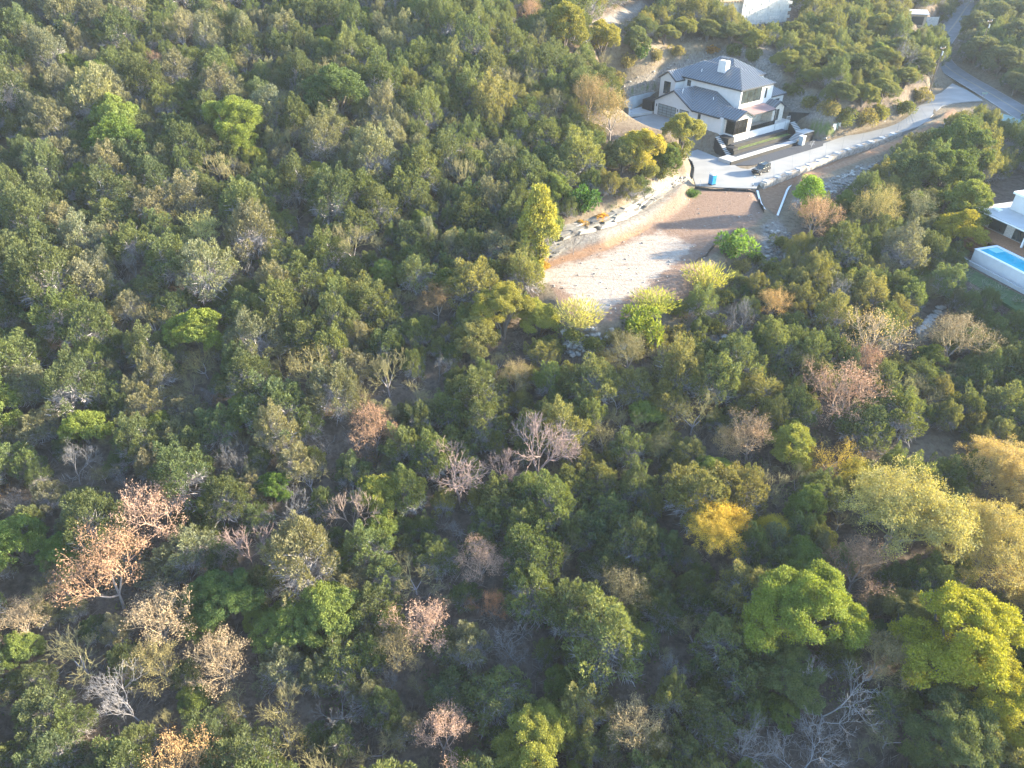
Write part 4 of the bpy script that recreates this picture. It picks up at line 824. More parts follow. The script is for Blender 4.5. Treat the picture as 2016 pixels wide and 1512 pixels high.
def juniper(seed, slim=1.0, nl=46, per=250):
    r = np.random.RandomState(seed); Ks, Ls, Tw = [], [], []
    rho = 2.45 * np.sqrt((np.arange(nl) + r.uniform(0, .8, nl)) / nl) * r.uniform(.82, 1.1, nl); th = np.arange(nl) * 2.399 + r.uniform(-.6, .6, nl)
    lop = r.uniform(0, 6.28); skew = 1 + 0.25 * np.cos(th - lop)
    for i in range(nl):
        x, y = rho[i] * skew[i] * math.cos(th[i]), rho[i] * skew[i] * math.sin(th[i]); f = rho[i] / 2.6
        zb = 1.0 + 2.55 * (1 - f ** 2.0) + r.normal() * .42; L = r.uniform(1.05, 2.0) * (1.12 - .25 * f); Rr = r.uniform(.36, .72)
        ax = unit(np.array([x * .16 + r.normal() * .08, y * .16 + r.normal() * .08, 1.0])); m = int(per * Rr / .6 * L / 1.7)
        t = r.rand(m) ** 0.85; ph = r.uniform(0, 6.28, m); rad = np.stack([np.cos(ph), np.sin(ph), np.zeros(m)], 1)
        rr_ = Rr * np.sin(np.pi * np.clip(t, .02, .98) ** .7) ** .6 * (1 + .22 * np.sin(3 * ph + i) + .18 * np.sin(9 * t + i))
        pos = np.array([x, y, zb]) + ax * L * t[:, None] + rad * (rr_ * r.uniform(.62, 1.0, m))[:, None]
        d = ax * .75 + rad * .55 + r.normal(size=(m, 3)) * .38
        Ks.append(kites(pos, d, r.uniform(.16, .32, m), r.uniform(.06, .115, m), r)); Ls.append(np.clip(.45 * r.rand() + .4 * t + r.normal(size=m) * .1, 0, 1))  # warmer towards spray tips: new growth and sun put into the colour
        m2 = 34; b0 = np.array([x * .35, y * .35, .7 + r.rand() * 1.3]); st = b0 + (np.array([x, y, zb]) - b0) * r.uniform(.2, .95, m2)[:, None] + r.normal(size=(m2, 3)) * .18
        Tw.append(kites(st, np.array([x, y, .5]) * .5 + r.normal(size=(m2, 3)) * .7 + [0, 0, .2], r.uniform(.5, 1.2, m2), r.uniform(.035, .07, m2), r))
    S = stems(r, 4, 3.0, 1.5, .15)
    return finish('juniper', np.concatenate(Ks) * [1, 1, slim], np.concatenate(Ls), np.concatenate(Tw) * [1, 1, slim], S[0] * [1, 1, slim], S[1] * [1, 1, slim], S[2], S[3])
def oak(seed, per=130, lf=1.0):
    r = np.random.RandomState(seed); Ks, Ls = [], []; nb = 9
    for q in range(nb):
        f = math.sqrt((q + .3) / nb); th = q * 2.399 + r.uniform(-.5, .5); bc = np.array([2.3 * f * math.cos(th), 2.3 * f * math.sin(th), 4.5 - 1.6 * f ** 2 + r.normal() * .35]); br = r.uniform(1.2, 1.7); bt = r.rand()
        nl = int(17 * br)
        for k in range(nl):
            d0 = unit(r.normal(size=3) + unit(bc - [0, 0, 3.0]) * .7 + [0, 0, .45]); c_ = bc + d0 * br * [1, 1, .8] * r.uniform(.6, 1.08); R_ = r.uniform(.26, .56); m = int(per * (R_ / .42) ** 1.6)
            d = unit(r.normal(size=(m, 3)) + d0 * .5 + [0, 0, .3]); pos = c_ + d * R_ * r.uniform(.45, 1.05, m)[:, None] * [1.1, 1.1, .8]
            Ks.append(kites(pos, d * .5 + r.normal(size=(m, 3)) * .8, r.uniform(.12, .22, m) * lf, r.uniform(.08, .14, m) * lf, r)); Ls.append(np.clip(.3 * bt + .35 * r.rand() + .3 * np.clip(d[:, 2], 0, 1) + r.normal(size=m) * .08, 0, 1))  # upper leaves of each clump warmer, sun from above put into colour
    S = stems(r, 7, 4.2, 1.9, .2)
    return finish('oak', np.concatenate(Ks), np.concatenate(Ls), None, *S)
def skeleton(r, levels, nch, trunk, l0, ratio, ang, r0, minr, lift=0.12, wig=0.22):
    P0, P1, A, B, LV, tips = [], [], [], [], [], []
    st = [(np.array([0, 0, -.3]), np.array([r.normal() * .08, r.normal() * .08, 1.0]), trunk, r0, 0)]
    while st:
        p, d, L, rad, lv = st.pop(); q = p.copy()
        for s in range(2):
            d = unit(d + r.normal(size=3) * wig * (.5 if lv == 0 else 1) + np.array([0, 0, lift])); q2 = q + d * L * .5
            P0.append(q); P1.append(q2); A.append(max(rad * (1 - .18 * s), minr)); B.append(max(rad * (.82 - .18 * s), minr * .8)); LV.append(lv); q = q2
            if s == 0 and 1 <= lv < levels and r.rand() < .55:
                sd = unit(d + unit(np.cross(d, r.normal(size=3))) * .9); st.append((q2, sd, L * ratio * .7, rad * .45, min(levels, lv + 2)))
        if lv >= levels: tips.append(q); continue
        c0 = r.uniform(0, 6.28); a = unit(np.cross(d, r.normal(size=3))); b = np.cross(d, a); nc = nch[lv] + (r.rand() < .3)
        for k in range(nc):
            t = c0 + 6.283 * k / nc + r.uniform(-.4, .4); an = R(r.uniform(*ang)); nd = d * math.cos(an) + (a * math.cos(t) + b * math.sin(t)) * math.sin(an)
            st.append((q, nd, (l0 if lv == 0 else L * ratio) * r.uniform(.8, 1.15), rad * .62, lv + 1))
    return np.array(P0), np.array(P1), np.array(A), np.array(B), np.array(LV), np.array(tips)
def sparse(seed, per=9, leaf=(.14, .26), spread=.42, levels=4, nch=(4, 3, 3, 3), ang=(22, 46), keepname='sparse_tree', minr=.018, r0=.13, leafmat='leaf'):
    r = np.random.RandomState(seed); P0, P1, A, B, LV, tips = skeleton(r, levels, nch, 1.7, 1.7, .76, ang, r0, minr)
    s = 3.0 / np.percentile(np.linalg.norm(tips[:, :2], axis=1), 90); P0, P1, tips = P0 * [s, s, 1], P1 * [s, s, 1], tips * [s, s, 1]
    pos = np.repeat(tips, per, 0) + r.normal(size=(len(tips) * per, 3)) * spread; m = len(pos)
    K = kites(pos, r.normal(size=(m, 3)) + [0, 0, -.2], r.uniform(*leaf, m), r.uniform(leaf[0] * .6, leaf[1] * .65, m), r) if per else np.zeros((0, 4, 3))
    return finish(keepname, K, np.clip(np.repeat(r.rand(len(tips)), per) * .8 + r.normal(size=m) * .1, 0, 1), None, P0, P1, A, B, fine_from=LV >= 2, leafmat=leafmat)
def vine_tree(seed):
    r = np.random.RandomState(seed); Ks, Ls = [], []
    C_ = [(r.normal() * .3, r.normal() * .3, z, r.uniform(.5, .75)) for z in np.linspace(.5, 4.6, 14)]
    for k in range(38):
        th = k * 2.399; f = math.sqrt((k + .5) / 38); C_.append((2.1 * f * math.cos(th), 2.1 * f * math.sin(th), 5.2 + 4.4 * (1 - f ** 1.3) + r.normal() * .5, r.uniform(.5, .85)))
    for c in C_:
        m = int(170 * c[3] / .6); d = unit(r.normal(size=(m, 3))); pos = np.array(c[:3]) + d * c[3] * r.uniform(.6, 1.0, m)[:, None]
        Ks.append(kites(pos, d * .6 + r.normal(size=(m, 3)) * .8, r.uniform(.2, .36, m), r.uniform(.14, .22, m), r)); Ls.append(np.clip(.6 * r.rand() + .3 * d[:, 2] + r.normal(size=m) * .1, 0, 1))  # lobe rises on upward leaves, their sunlit warmth put into the colour
    S = stems(r, 4, 8.2, 1.2, .2); return finish('vine_tree', np.concatenate(Ks), np.concatenate(Ls), None, *S)
def feather(seed, n=1700, h=3.2, w=1.6):
    r = np.random.RandomState(seed); th = r.uniform(0, 6.28, n); f = np.sqrt(r.rand(n)); b = np.stack([np.cos(th) * f * .5, np.sin(th) * f * .5, np.zeros(n)], 1)
    t = r.rand(n) ** .7; d = np.stack([np.cos(th) * f * w * .5, np.sin(th) * f * w * .5, np.full(n, 1.0) * (1 - .25 * f)], 1); pos = b + d * (t * h * .85)[:, None] + r.normal(size=(n, 3)) * .12
    K = kites(pos, d * .8 + r.normal(size=(n, 3)) * .25, r.uniform(.3, .6, n), r.uniform(.05, .1, n), r); S = stems(r, 7, h * .7, w * .6, .04)
    return finish('feather_shrub', K, np.clip(t * .7 + r.rand(n) * .3, 0, 1), None, *S)
def bush(seed, n=1800, w=1.6, h=1.8):
    r = np.random.RandomState(seed); Ks, Ls = [], []
    for k in range(14):
        c_ = np.array([r.normal() * w * .38, r.normal() * w * .38, h * r.uniform(.3, .75)]); m = n // 14; d = unit(r.normal(size=(m, 3)) + [0, 0, .3]); R_ = r.uniform(.4, .65)
        Ks.append(kites(c_ + d * R_ * r.uniform(.6, 1, m)[:, None], d + r.normal(size=(m, 3)) * .5, r.uniform(.18, .32, m), r.uniform(.09, .16, m), r)); Ls.append(np.clip(np.full(m, r.rand()) * .7 + r.normal(size=m) * .1, 0, 1))
    S = stems(r, 5, h * .6, w * .4, .05); return finish('bush', np.concatenate(Ks), np.concatenate(Ls), None, *S)
# kind: (list of protos, nominal width, nominal height, height of crown middle / height)
JUN = [juniper(10 + i, s) for i, s in enumerate((1.0, 1.12, .9, 1.25, 1.05, .95, 1.18))]
KIND = dict(juniper=(JUN, 6.0, 5.2, .62), oak=([oak(30 + i) for i in range(3)], 7.2, 6.4, .62), brown=([sparse(40 + i, 14, (.085, .155), .2, 5, (3, 3, 3, 2, 2), leafmat='leafdry') for i in range(4)], 6.6, 6.4, .68),
            bigoak=([oak(36 + i, 270, .62) for i in range(2)], 7.2, 6.4, .62),
            bigelm=([sparse(52 + i, 30, (.065, .115), .13, 6, (4, 4, 3, 2, 2, 2), (22, 50), minr=.009) for i in range(2)], 7.0, 6.6, .68),
            elm=([sparse(50 + i, 30, (.08, .14), .22, 5, (4, 4, 3, 2, 2), (24, 50), minr=.012) for i in range(2)], 7.0, 6.6, .68), thin=([sparse(55 + i, 6, (.09, .15), .4) for i in range(2)], 6.6, 6.4, .68),
            bare=([sparse(60 + i, 0, levels=5, nch=(4, 3, 3, 3, 2), ang=(16, 38), keepname='bare_tree', minr=.015, r0=.10) for i in range(2)], 6.2, 6.8, .68),
            dead=([sparse(70 + i, 0, levels=6, nch=(3, 2, 3, 2, 2, 2), ang=(18, 46), keepname='dead_tree', minr=.010, r0=.085) for i in range(3)], 6.2, 6.2, .62),
            vine=([vine_tree(80)], 5.2, 10.2, .66), feather=([feather(85 + i) for i in range(2)], 3.0, 3.4, .6), bush=([bush(90 + i) for i in range(2)], 2.6, 2.2, .55))
LABEL = dict(juniper=('juniper_tree', 'tree'), oak=('oak_tree', 'tree'), brown=('brown_leaved_tree', 'tree'), elm=('elm_tree', 'tree'), bigelm=('elm_tree', 'tree'), bigoak=('oak_tree', 'tree'), thin=('thin_leaved_tree', 'tree'), bare=('bare_tree', 'tree'), dead=('dead_tree', 'tree'), vine=('vine_clad_tree', 'tree'), feather=('feathery_shrub', 'shrub'), bush=('bush', 'shrub'))
BARKC = dict(juniper=(.17, .145, .13), oak=(.13, .11, .10), brown=(.26, .22, .20), elm=(.27, .24, .20), bigelm=(.27, .24, .20), bigoak=(.13, .11, .10), thin=(.30, .27, .26), bare=(.32, .235, .215), dead=(.19, .183, .187), vine=(.2, .17, .12), feather=(.25, .22, .12), bush=(.18, .15, .12))
tr = random.Random(77)
PLF = []; PLACED = []                                                         # (x, y, radius)
def plant(kind, base, w, h, color, label, group=None, wood=None, tilt=0.0):
    protos, w0, h0, cf = KIND[kind]; p = protos[tr.randrange(len(protos))]; nm, cat = LABEL[kind]
    if wood and kind in ('dead', 'bare') and 'wrapped' not in label and group is None: wood = tuple(x_ * .62 for x_ in wood)
    t = empty(nm, (base[0], base[1], base[2] - 0.1), tr.uniform(0, 6.28)); t.scale = (w / w0, w / w0, h / h0)
    if tilt: t.rotation_euler = (R(tr.uniform(-tilt, tilt)), R(tr.uniform(-tilt, tilt)), t.rotation_euler[2])
    tag(t, label, cat, group); wd = wood or BARKC[kind]
    a = link('trunk', p.trunk, t); a.color = (*wd, 1); b = link('crown', p.crown, t); b.color = (*(color or wd), 1)
    if len(p.crown.materials) and color is None: b.color = (*wd, 1)
    PLACED.append((base[0], base[1], w * 0.5)); PLF.append({'dead': .35, 'bare': .45, 'brown': .55, 'thin': .5}.get(kind, .72)); return t
def spot(u, v, wpx, kind, hk=1.0):
    protos, w0, h0, cf = KIND[kind]; dz = 3.5
    for _ in range(4):
        g = hit(u, v, dz); dep = g[1] * CP - (g[2] + dz - CAM_H) * SP_; w = wpx * dep / F_PX; h = w * h0 / w0 * hk; dz = h * cf
    return hit(u, v, dz), w, h
# colours
GRN = (.106, .134, .068); BRT = (.15, .195, .055); YGR = (.21, .23, .07); OLV = (.150, .156, .076); DRK = (.083, .108, .062); GRY = (.142, .150, .118)
ORG = (.36, .225, .145); PNK = (.42, .285, .215); TAN = (.37, .285, .185); GLD = (.46, .34, .07); ELM = (.31, .285, .12); VIV = (.14, .23, .05); PAL = (.36, .36, .13); DUL = (.22, .18, .09)
SPECIAL = [
 # bare and dead trees
 (905, 920, 125, 'bare', None, 'reddish bare tree with fine upswept twigs between green junipers', None, None, 1.0),
 (1055, 870, 145, 'bare', None, 'largest reddish bare tree with a broad fan of twigs', None, None, 1.0),
 (988, 910, 80, 'bare', None, 'small reddish bare tree squeezed between two larger bare trees', None, None, 1.0),
 (482, 1065, 90, 'bare', None, 'lone reddish bare tree above a dark green oak', None, None, 1.0),
 (690, 1000, 100, 'bare', None, 'pale pinkish bare tree beside a bright yellow green oak', None, (.50, .38, .32), 1.0),
 (1640, 1370, 200, 'dead', None, 'big forked silver grey dead tree beneath the large oaks', None, (0.39, 0.37, 0.37), 1.0),
 (1590, 1490, 190, 'dead', None, 'broken silver dead tree below the big forked one', None, (0.41, 0.39, 0.39), .8),
 (255, 1385, 170, 'dead', None, 'twisted whitish dead tree under tan leaved saplings', None, (0.43, 0.41, 0.42), .8),
 (1470, 1460, 110, 'dead', None, 'thin leaning grey dead tree beside the big silver one', None, (.36, .34, .34), 1.2),
 (1645, 572, 62, 'dead', None, 'pale grey upswept dead shrub among junipers downhill of the rubble', None, (0.41, 0.38, 0.37), 1.3),
 (1718, 650, 115, 'thin', TAN, 'brown twiggy half bare tree beside the white stone line', None, (.30, .25, .20), 1.0),
 (1640, 890, 85, 'thin', GLD, 'grey twiggy tree with scraps of yellow leaf beside the great elm', None, (.42, .38, .35), 1.0),
]
for (u, v, w) in [(140, 915, 95), (475, 530, 70), (260, 525, 70), (670, 1390, 120), (460, 900, 75), (862, 722, 60), (570, 995, 110), (890, 1040, 55), (700, 860, 70), (1010, 1265, 100), (245, 945, 65), (600, 460, 50), (1130, 470, 50), (1310, 1320, 90), (1180, 650, 45), (1465, 625, 70), (640, 870, 60), (120, 690, 50), (420, 780, 55), (1780, 110, 60), (35, 990, 60), (770, 1340, 70)]:
    SPECIAL.append((u, v, w, 'dead', None, 'grey leafless dead tree standing among green junipers', 'dead trees in the wood', None, 1.0))
for (u, v, w, cl, lab) in [(205, 1120, 150, ORG, 'large rusty brown leaved tree rising above tan saplings'), (298, 1000, 115, PNK, 'pinkish brown tree with bare lower limbs'), (735, 845, 85, ORG, 'orange topped tree with white bare side branches'),
    (865, 1450, 115, PNK, 'dense salmon pink leaved tree beside a bright yellow green oak'), (350, 1492, 125, (.44, .29, .14), 'bright orange leaved tree at the bottom of the slope'), (1480, 858, 90, (.40, .28, .17), 'brown leaved tree pressed against a round sunlit oak'),
    (1430, 862, 60, (.44, .31, .14), 'narrow orange tan tree beside the brown leaved one'), (1690, 1112, 115, (.30, .195, .13), 'russet brown tree between the great elm and the large oaks'), (1735, 1290, 105, DUL, 'dull brown low tree between two large oaks'),
    (1655, 772, 115, (.40, .26, .18), 'pink brown half bare tree beside a pointed golden juniper'), (1703, 712, 62, (.42, .255, .165), 'small coral leaved tree among dark junipers'), (1607, 425, 75, (.42, .27, .15), 'tan brown tree below the vivid green willow'),
    (1520, 592, 62, (.44, .29, .11), 'small orange crowned tree on the slope below the rubble'), (402, 455, 75, PAL, 'pale straw coloured tree high on the wooded hillside'), (302, 118, 34, (.40, .26, .18), 'tiny pink brown tree far up the wooded hillside'), (1040, 18, 40, (.40, .25, .15), 'small pinkish tree at the far top of the wood'),
    (1735, 410, 80, (.36, .30, .10), 'pale gold thin crowned tree between willow and pool house'), (1800, 405, 75, (.26, .25, .12), 'sparse grey gold tree beside the pale gold one'), (1890, 660, 95, (.30, .24, .14), 'pale tan twiggy tree below the lawn'), (1205, 215, 80, (.33, .25, .10), 'tawny thin tree beside the grey retaining wall'), (1160, 190, 80, (.28, .20, .09), 'brownish open tree just uphill of the forecourt')]:
    SPECIAL.append((u, v, w, 'brown', cl, lab, None, None, 1.0))
for (u, v, w, cl) in [(305, 1215, 115, TAN), (315, 1300, 90, (.28, .24, .11)), (440, 1290, 100, TAN), (830, 1215, 105, PNK), (775, 1275, 90, DUL), (945, 1100, 75, PNK), (965, 1185, 65, (.34, .17, .09)), (35, 1220, 75, TAN), (1215, 1160, 85, (.24, .21, .11)), (1300, 880, 50, OLV), (1240, 690, 70, (.26, .23, .11)), (1010, 745, 60, (.30, .24, .12)), (860, 590, 60, (.24, .16, .08)), (1250, 1420, 100, (.34, .27, .15))]:
    SPECIAL.append((u, v, w * 1.05, 'brown', cl, 'small tan leaved sapling with open twiggy crown among junipers', 'tan saplings in the wood', None, 1.0))
SPECIAL += [(1770, 1000, 265, 'bigelm', ELM, 'very large pale olive gold elm with feathery open crown', None, None, .8), (1955, 1060, 210, 'bigelm', (.31, .265, .115), 'large golden tan elm beside the very large pale one', None, None, .8), (1975, 920, 180, 'bigelm', (.36, .28, .14), 'peach coloured elm beside the stony creek bed', None, None, .8), (1690, 945, 120, 'elm', (.34, .30, .06), 'yellowish elm at the shoulder of the very large pale one', None, None, .8),
 (1405, 1040, 155, 'bigelm', GLD, 'bright golden yellow tree with grey twigs showing beneath', None, None, .9), (1525, 1030, 90, 'elm', (.40, .34, .06), 'smaller yellow tree beside the bright golden one', None, None, .95), (1990, 1140, 120, 'elm', (.30, .22, .09), 'tawny elm wedged above the brightest oak', None, None, .8)]
for (u, v, w, cl, lab) in [(1555, 872, 105, YGR, 'round sunlit pale green oak beside brown leaved trees'), (1590, 1200, 225, (.17, .215, .05), 'very large round bright green oak'), (1900, 1240, 250, (.24, .25, .04), 'very large yellow green oak at the foot of the slope'), (1975, 1350, 190, (.24, .24, .045), 'large yellow green oak crowding the very large one'), (1880, 1430, 180, GRN, 'broad mid green oak under the yellow green ones'),
    (1790, 1215, 130, OLV, 'olive oak between russet tree and yellow green oak'), (1565, 1320, 140, GRN, 'mid green oak behind the forked silver dead tree'), (1050, 1455, 170, YGR, 'bright yellow green oak beside the salmon pink tree'), (745, 970, 105, YGR, 'bright yellow green oak beside the pale pinkish bare tree'), (30, 1065, 115, (.115, .17, .055), 'lush green oak with a few yellow sprays'),
    (125, 1085, 95, (.105, .16, .055), 'lush green oak beside the rusty brown tree'), (440, 1165, 140, (.08, .13, .055), 'dark green broad oak below the lone reddish bare tree'), (400, 1225, 90, (.11, .155, .055), 'mid green oak beside the tan saplings'), (165, 840, 95, BRT, 'rounded green oak with lit yellow top halfway up the wood'), (540, 955, 80, (.09, .15, .04), 'compact green oak beside a juniper thicket'),
    (455, 230, 130, BRT, 'broad green oak with gold tips high in the wood'), (230, 270, 110, (.09, .14, .04), 'round green oak with gold cap high in the wood'), (500, 312, 62, YGR, 'small pale gold oak high in the wood'), (626, 335, 55, (.17, .19, .04), 'small yellow green oak with orange tips high in the wood'), (660, 170, 120, (.075, .115, .055), 'dark bluish green oak group high in the wood'),
    (385, 645, 110, BRT, 'green oak with yellow sprays halfway up the wood'), (990, 600, 130, (.20, .20, .06), 'golden green oak at the lower end of the bare pad'), (1060, 620, 90, YGR, 'smaller golden green oak against the white rubble'), (930, 660, 100, OLV, 'olive gold oak below the lower end of the pad'), (1900, 395, 110, (.14, .17, .05), 'pale green domed oak beside the pool house roof'), (1890, 445, 95, (.24, .22, .04), 'yellow topped oak beside the timber deck'),
    (1265, 285, 95, (.30, .27, .07), 'golden leaved oak in front of the forecourt'), (1225, 305, 80, OLV, 'olive oak beside the golden one below the forecourt'), (1310, 310, 70, (.09, .13, .04), 'dark green oak beside the courtyard corner'), (1345, 250, 85, (.22, .22, .07), 'airy light green oak in front of the garage doors'), (1185, 70, 90, (.22, .21, .06), 'golden topped oak beside the pale path'), (1110, 45, 100, (.18, .18, .05), 'gold green oak where the pale path leaves the wood'),
    (1250, 80, 60, GRN, 'dark green oak alone beside the rock cut'),
    (1870, 330, 110, (.08, .115, .04), 'dark oak above the pool house'), (1895, 275, 115, (.09, .125, .045), 'dark green oak below the driveway bend'), (1815, 335, 105, (.095, .12, .055), 'olive oak below the long retaining wall')]:
    SPECIAL.append((u, v, w, 'bigoak' if w > 128 else 'oak', cl, lab, None, None, 1.0))
for k_, (u, v, w) in enumerate([(1548, 118, 66), (1590, 105, 78), (1640, 112, 82), (1690, 128, 88), (1737, 112, 82), (1775, 95, 78), (1742, 172, 70), (1655, 180, 74), (1702, 186, 66), (1785, 150, 60), (1622, 62, 74), (1682, 66, 74), (1728, 45, 76), (1562, 60, 66), (1600, 150, 60), (1815, 125, 56), (1345, 50, 70), (1395, 55, 66), (1310, 62, 60), (1440, 60, 64), (1490, 75, 60)]):
    SPECIAL.append((u, v, w, 'oak', [(.17, .18, .065), (.12, .135, .06), (.15, .165, .07), (.10, .12, .06)][k_ % 4], 'small live oak on the dry banks above the white house and driveway', 'live oaks on the upper banks', None, .72))
for k_, (u, v, w) in enumerate([(1932, 92, 78), (1975, 112, 86), (2000, 60, 80), (1925, 40, 66), (1965, 22, 70), (2005, 160, 70), (1985, 15, 70), (2012, 110, 70)]):
    SPECIAL.append((u, v, w, 'oak', [(.125, .14, .085), (.11, .125, .08)][k_ % 2], 'hazy grey green oak on the far side of the asphalt road', 'oaks across the road', None, .72))
for (u, v, w) in [(1128, 652, 42), (1165, 672, 46), (1212, 662, 40), (1250, 690, 48), (1188, 704, 46), (1330, 655, 50), (1370, 665, 46), (1415, 640, 44), (1300, 330, 44), (1335, 300, 40), (1318, 285, 36), (1350, 282, 34), (1275, 330, 40), (1520, 520, 40), (1490, 500, 36), (1465, 520, 36), (1430, 580, 40), (1540, 470, 34), (1632, 218, 40), (1665, 226, 44), (1702, 226, 42), (1740, 216, 44), (1780, 204, 40), (1812, 182, 36), (1592, 196, 34), (1560, 175, 32), (1480, 108, 34), (1445, 98, 30), (1235, 120, 34), (1215, 155, 34), (1330, 100, 30), (1290, 110, 30)]:
    SPECIAL.append((u, v, w, 'bush', [(.16, .17, .065), (.12, .14, .055), (.2, .18, .08)][(u + v) % 3], 'low olive bush on the stony banks beside the pad, house and driveway', 'bushes on the stony banks', None, 1.0))
SPECIAL += [(1063, 425, 80, 'vine', (.26, .26, .07), 'tall golden green tree with vine covered trunk at the pad corner', None, None, 1.3), (1597, 372, 66, 'vine', (.20, .30, .05), 'tall vivid light green willow beside the retaining wall', None, None, .62), (1447, 472, 64, 'bush', VIV, 'vivid green bush at the outer rim of the bare pad', None, None, 1.1),
 (1393, 540, 58, 'feather', (.27, .28, .10), 'pale yellow feathery shrub at the pad rim', None, None, 1.0), (1290, 590, 55, 'feather', (.24, .27, .09), 'yellow green feathery shrub between the pad and the rubble', None, None, 1.0), (1140, 612, 60, 'feather', (.28, .28, .13), 'straw coloured feathery shrub at the lower end of the pad', None, None, 1.0),
 (1262, 632, 75, 'bush', (.17, .21, .04), 'yellow green bush on the slope below the pad', None, None, 1.4), (1330, 600, 45, 'bush', (.2, .2, .06), 'small dry green bush on the bank below the pad', None, None, 1.0), (1150, 385, 55, 'bush', (.06, .13, .035), 'deep green bush at the wood edge above the ledges', None, None, 1.3), (1365, 378, 26, 'bush', (.08, .15, .035), 'small green bush beside the silt fence', None, None, .7),
 (1180, 425, 30, 'bush', (.45, .26, .05), 'orange bush on the rim of the rock cut', None, None, .8), (1140, 440, 26, 'bush', (.42, .28, .07), 'smaller orange yellow bush on the rim of the rock cut', None, None, .8), (1075, 520, 26, 'bush', (.40, .28, .07), 'yellow bush at the foot of the vine clad tree', None, None, .9), (1400, 97, 24, 'bush', (.40, .22, .05), 'orange bush behind the white house chimney', None, None, .8), (1260, 95, 36, 'bush', (.06, .11, .03), 'dark round bush above the grey retaining wall', None, None, 1.2)]
for i, (u, v, w, kind, cl, lab, grp, wood, hk) in enumerate(SPECIAL):
    w *= {'brown': 1.28, 'bare': 1.2, 'thin': 1.2, 'oak': 1.08 if w > 90 else 1.0, 'bigoak': 1.1}.get(kind, 1.0)
    b, wm_, hm = spot(u, v, w, kind, hk); plant(kind, b, wm_, hm, cl, lab, grp, wood, 4.0 if kind in ('dead', 'bare') else 2.0)
sv = at(1597, 290, 0.05); plant('dead', sv, 1.3, 1.9, None, 'small white wrapped sapling beside the grey utility cabinet', None, (.72, .72, .72))
# ---------------------------------------------------------------- the wood: fill by dart throwing
EXC = [[(1062, 505), (1100, 455), (1200, 425), (1290, 372), (1340, 348), (1345, 318), (1330, 282), (1290, 268), (1205, 262), (1198, 238), (1232, 200), (1205, 130), (1195, 85), (1330, 82), (1420, 92), (1530, 100), (1560, 165), (1640, 225), (1700, 238), (1800, 185), (1848, 172), (1845, 140), (1868, 115), (2030, 200), (2030, 262), (1940, 212), (1885, 222), (1800, 272), (1765, 300), (1725, 335), (1650, 378), (1590, 418), (1560, 470), (1510, 470), (1450, 500), (1390, 555), (1320, 590), (1240, 640), (1120, 660), (1075, 560)],
       [(1165, 45), (1255, 0), (1290, 0), (1200, 70), (1195, 90)], [(1900, 450), (1925, 400), (1960, 350), (2040, 345), (2040, 620), (1975, 565), (1912, 545), (1915, 500)], [(1762, 878), (1850, 852), (1905, 876), (1885, 918), (1790, 908)], [(1430, -40), (1575, -40), (1570, 40), (1490, 50), (1440, 20)], [(1780, 22), (1845, 22), (1845, 56), (1785, 60)], [(1860, 90), (1850, 60), (1885, 20), (1905, 0), (1925, 10), (1890, 60), (1880, 110)], [(1800, 660), (1845, 600), (1865, 612), (1820, 672)], [(1100, 650), (1260, 640), (1275, 700), (1180, 725), (1110, 705)]]
EXCA = [np.array(e_, float) for e_ in EXC]
rs = np.random.RandomState(2024)
CX = rs.uniform(-170, 215, 60000); CY = rs.uniform(14, 330, 60000); CZ = H(CX, CY)
rad = 2.2 + 1.7 * rs.rand(60000) ** 1.3; rad[35000:] *= .72; hh = rad * 2 * rs.uniform(.66, 1.08, 60000)
pb = proj(np.stack([CX, CY, CZ], 1)); pm = proj(np.stack([CX, CY, CZ + hh * .55], 1)); pt_ = proj(np.stack([CX, CY, CZ + hh], 1))
ok = (pb[:, 0] > -170) & (pb[:, 0] < 2190) & (pt_[:, 1] < 1640) & (pb[:, 1] > -90)
pw_ = rad / pm[:, 2] * F_PX
for e_ in EXCA:
    for q_, k in ((pb, .15), (pm, .75), (pt_, .35)): ok &= poly_sd(e_, q_[:, 0], q_[:, 1]) > pw_ * k
gap = vnoise(CX, CY, 11, 5) + .5 * vnoise(CX, CY, 5, 6)
ok2 = ok.copy()
for (u, v, w, kind, cl, lab, grp, wood, hk), (sx_, sy_, sr_) in zip(SPECIAL, PLACED):        # keep the marked trees in the open
    sd_ = proj([[sx_, sy_, float(H(sx_, sy_)[0]) + 2]])[0, 2]; kk = .9 if kind in ('dead', 'bare', 'thin', 'feather', 'bush', 'brown', 'bigelm') else .68
    cut_ = ((np.hypot(pm[:, 0] - u, pm[:, 1] - v) < w * .5 * kk + pw_ * .85) & (pm[:, 2] < sd_ + 2)); ok &= ~cut_
    ok2 &= ~((np.hypot(pm[:, 0] - u, pm[:, 1] - v) < w * .5 * kk * .8 + pw_ * .4) & (pm[:, 2] < sd_ + 2))
near_zone = pm[:, 1] > 900
ok &= ~((gap < np.where(near_zone, -.5, -.58)))
PX_ = np.array([p[:3] for p in PLACED]); ax_, ay_, ar_ = list(PX_[:, 0]), list(PX_[:, 1]), list(PX_[:, 2] * np.array(PLF)); fill = []
nP = len(ax_); BX = np.zeros(6000); BY = np.zeros(6000); BR = np.zeros(6000); BX[:nP], BY[:nP], BR[:nP] = ax_, ay_, ar_
for i in np.nonzero(ok)[0]:
    d2 = (BX[:nP] - CX[i]) ** 2 + (BY[:nP] - CY[i]) ** 2
    if (d2 < (.585 * (BR[:nP] + rad[i])) ** 2).any(): continue
    BX[nP], BY[nP], BR[nP] = CX[i], CY[i], rad[i]; nP += 1; fill.append(i)
    if nP > 5900: break
small = np.nonzero(ok2)[0][::-1]; sm = 1.15 + .75 * rs.rand(60000)
taken = set(fill)
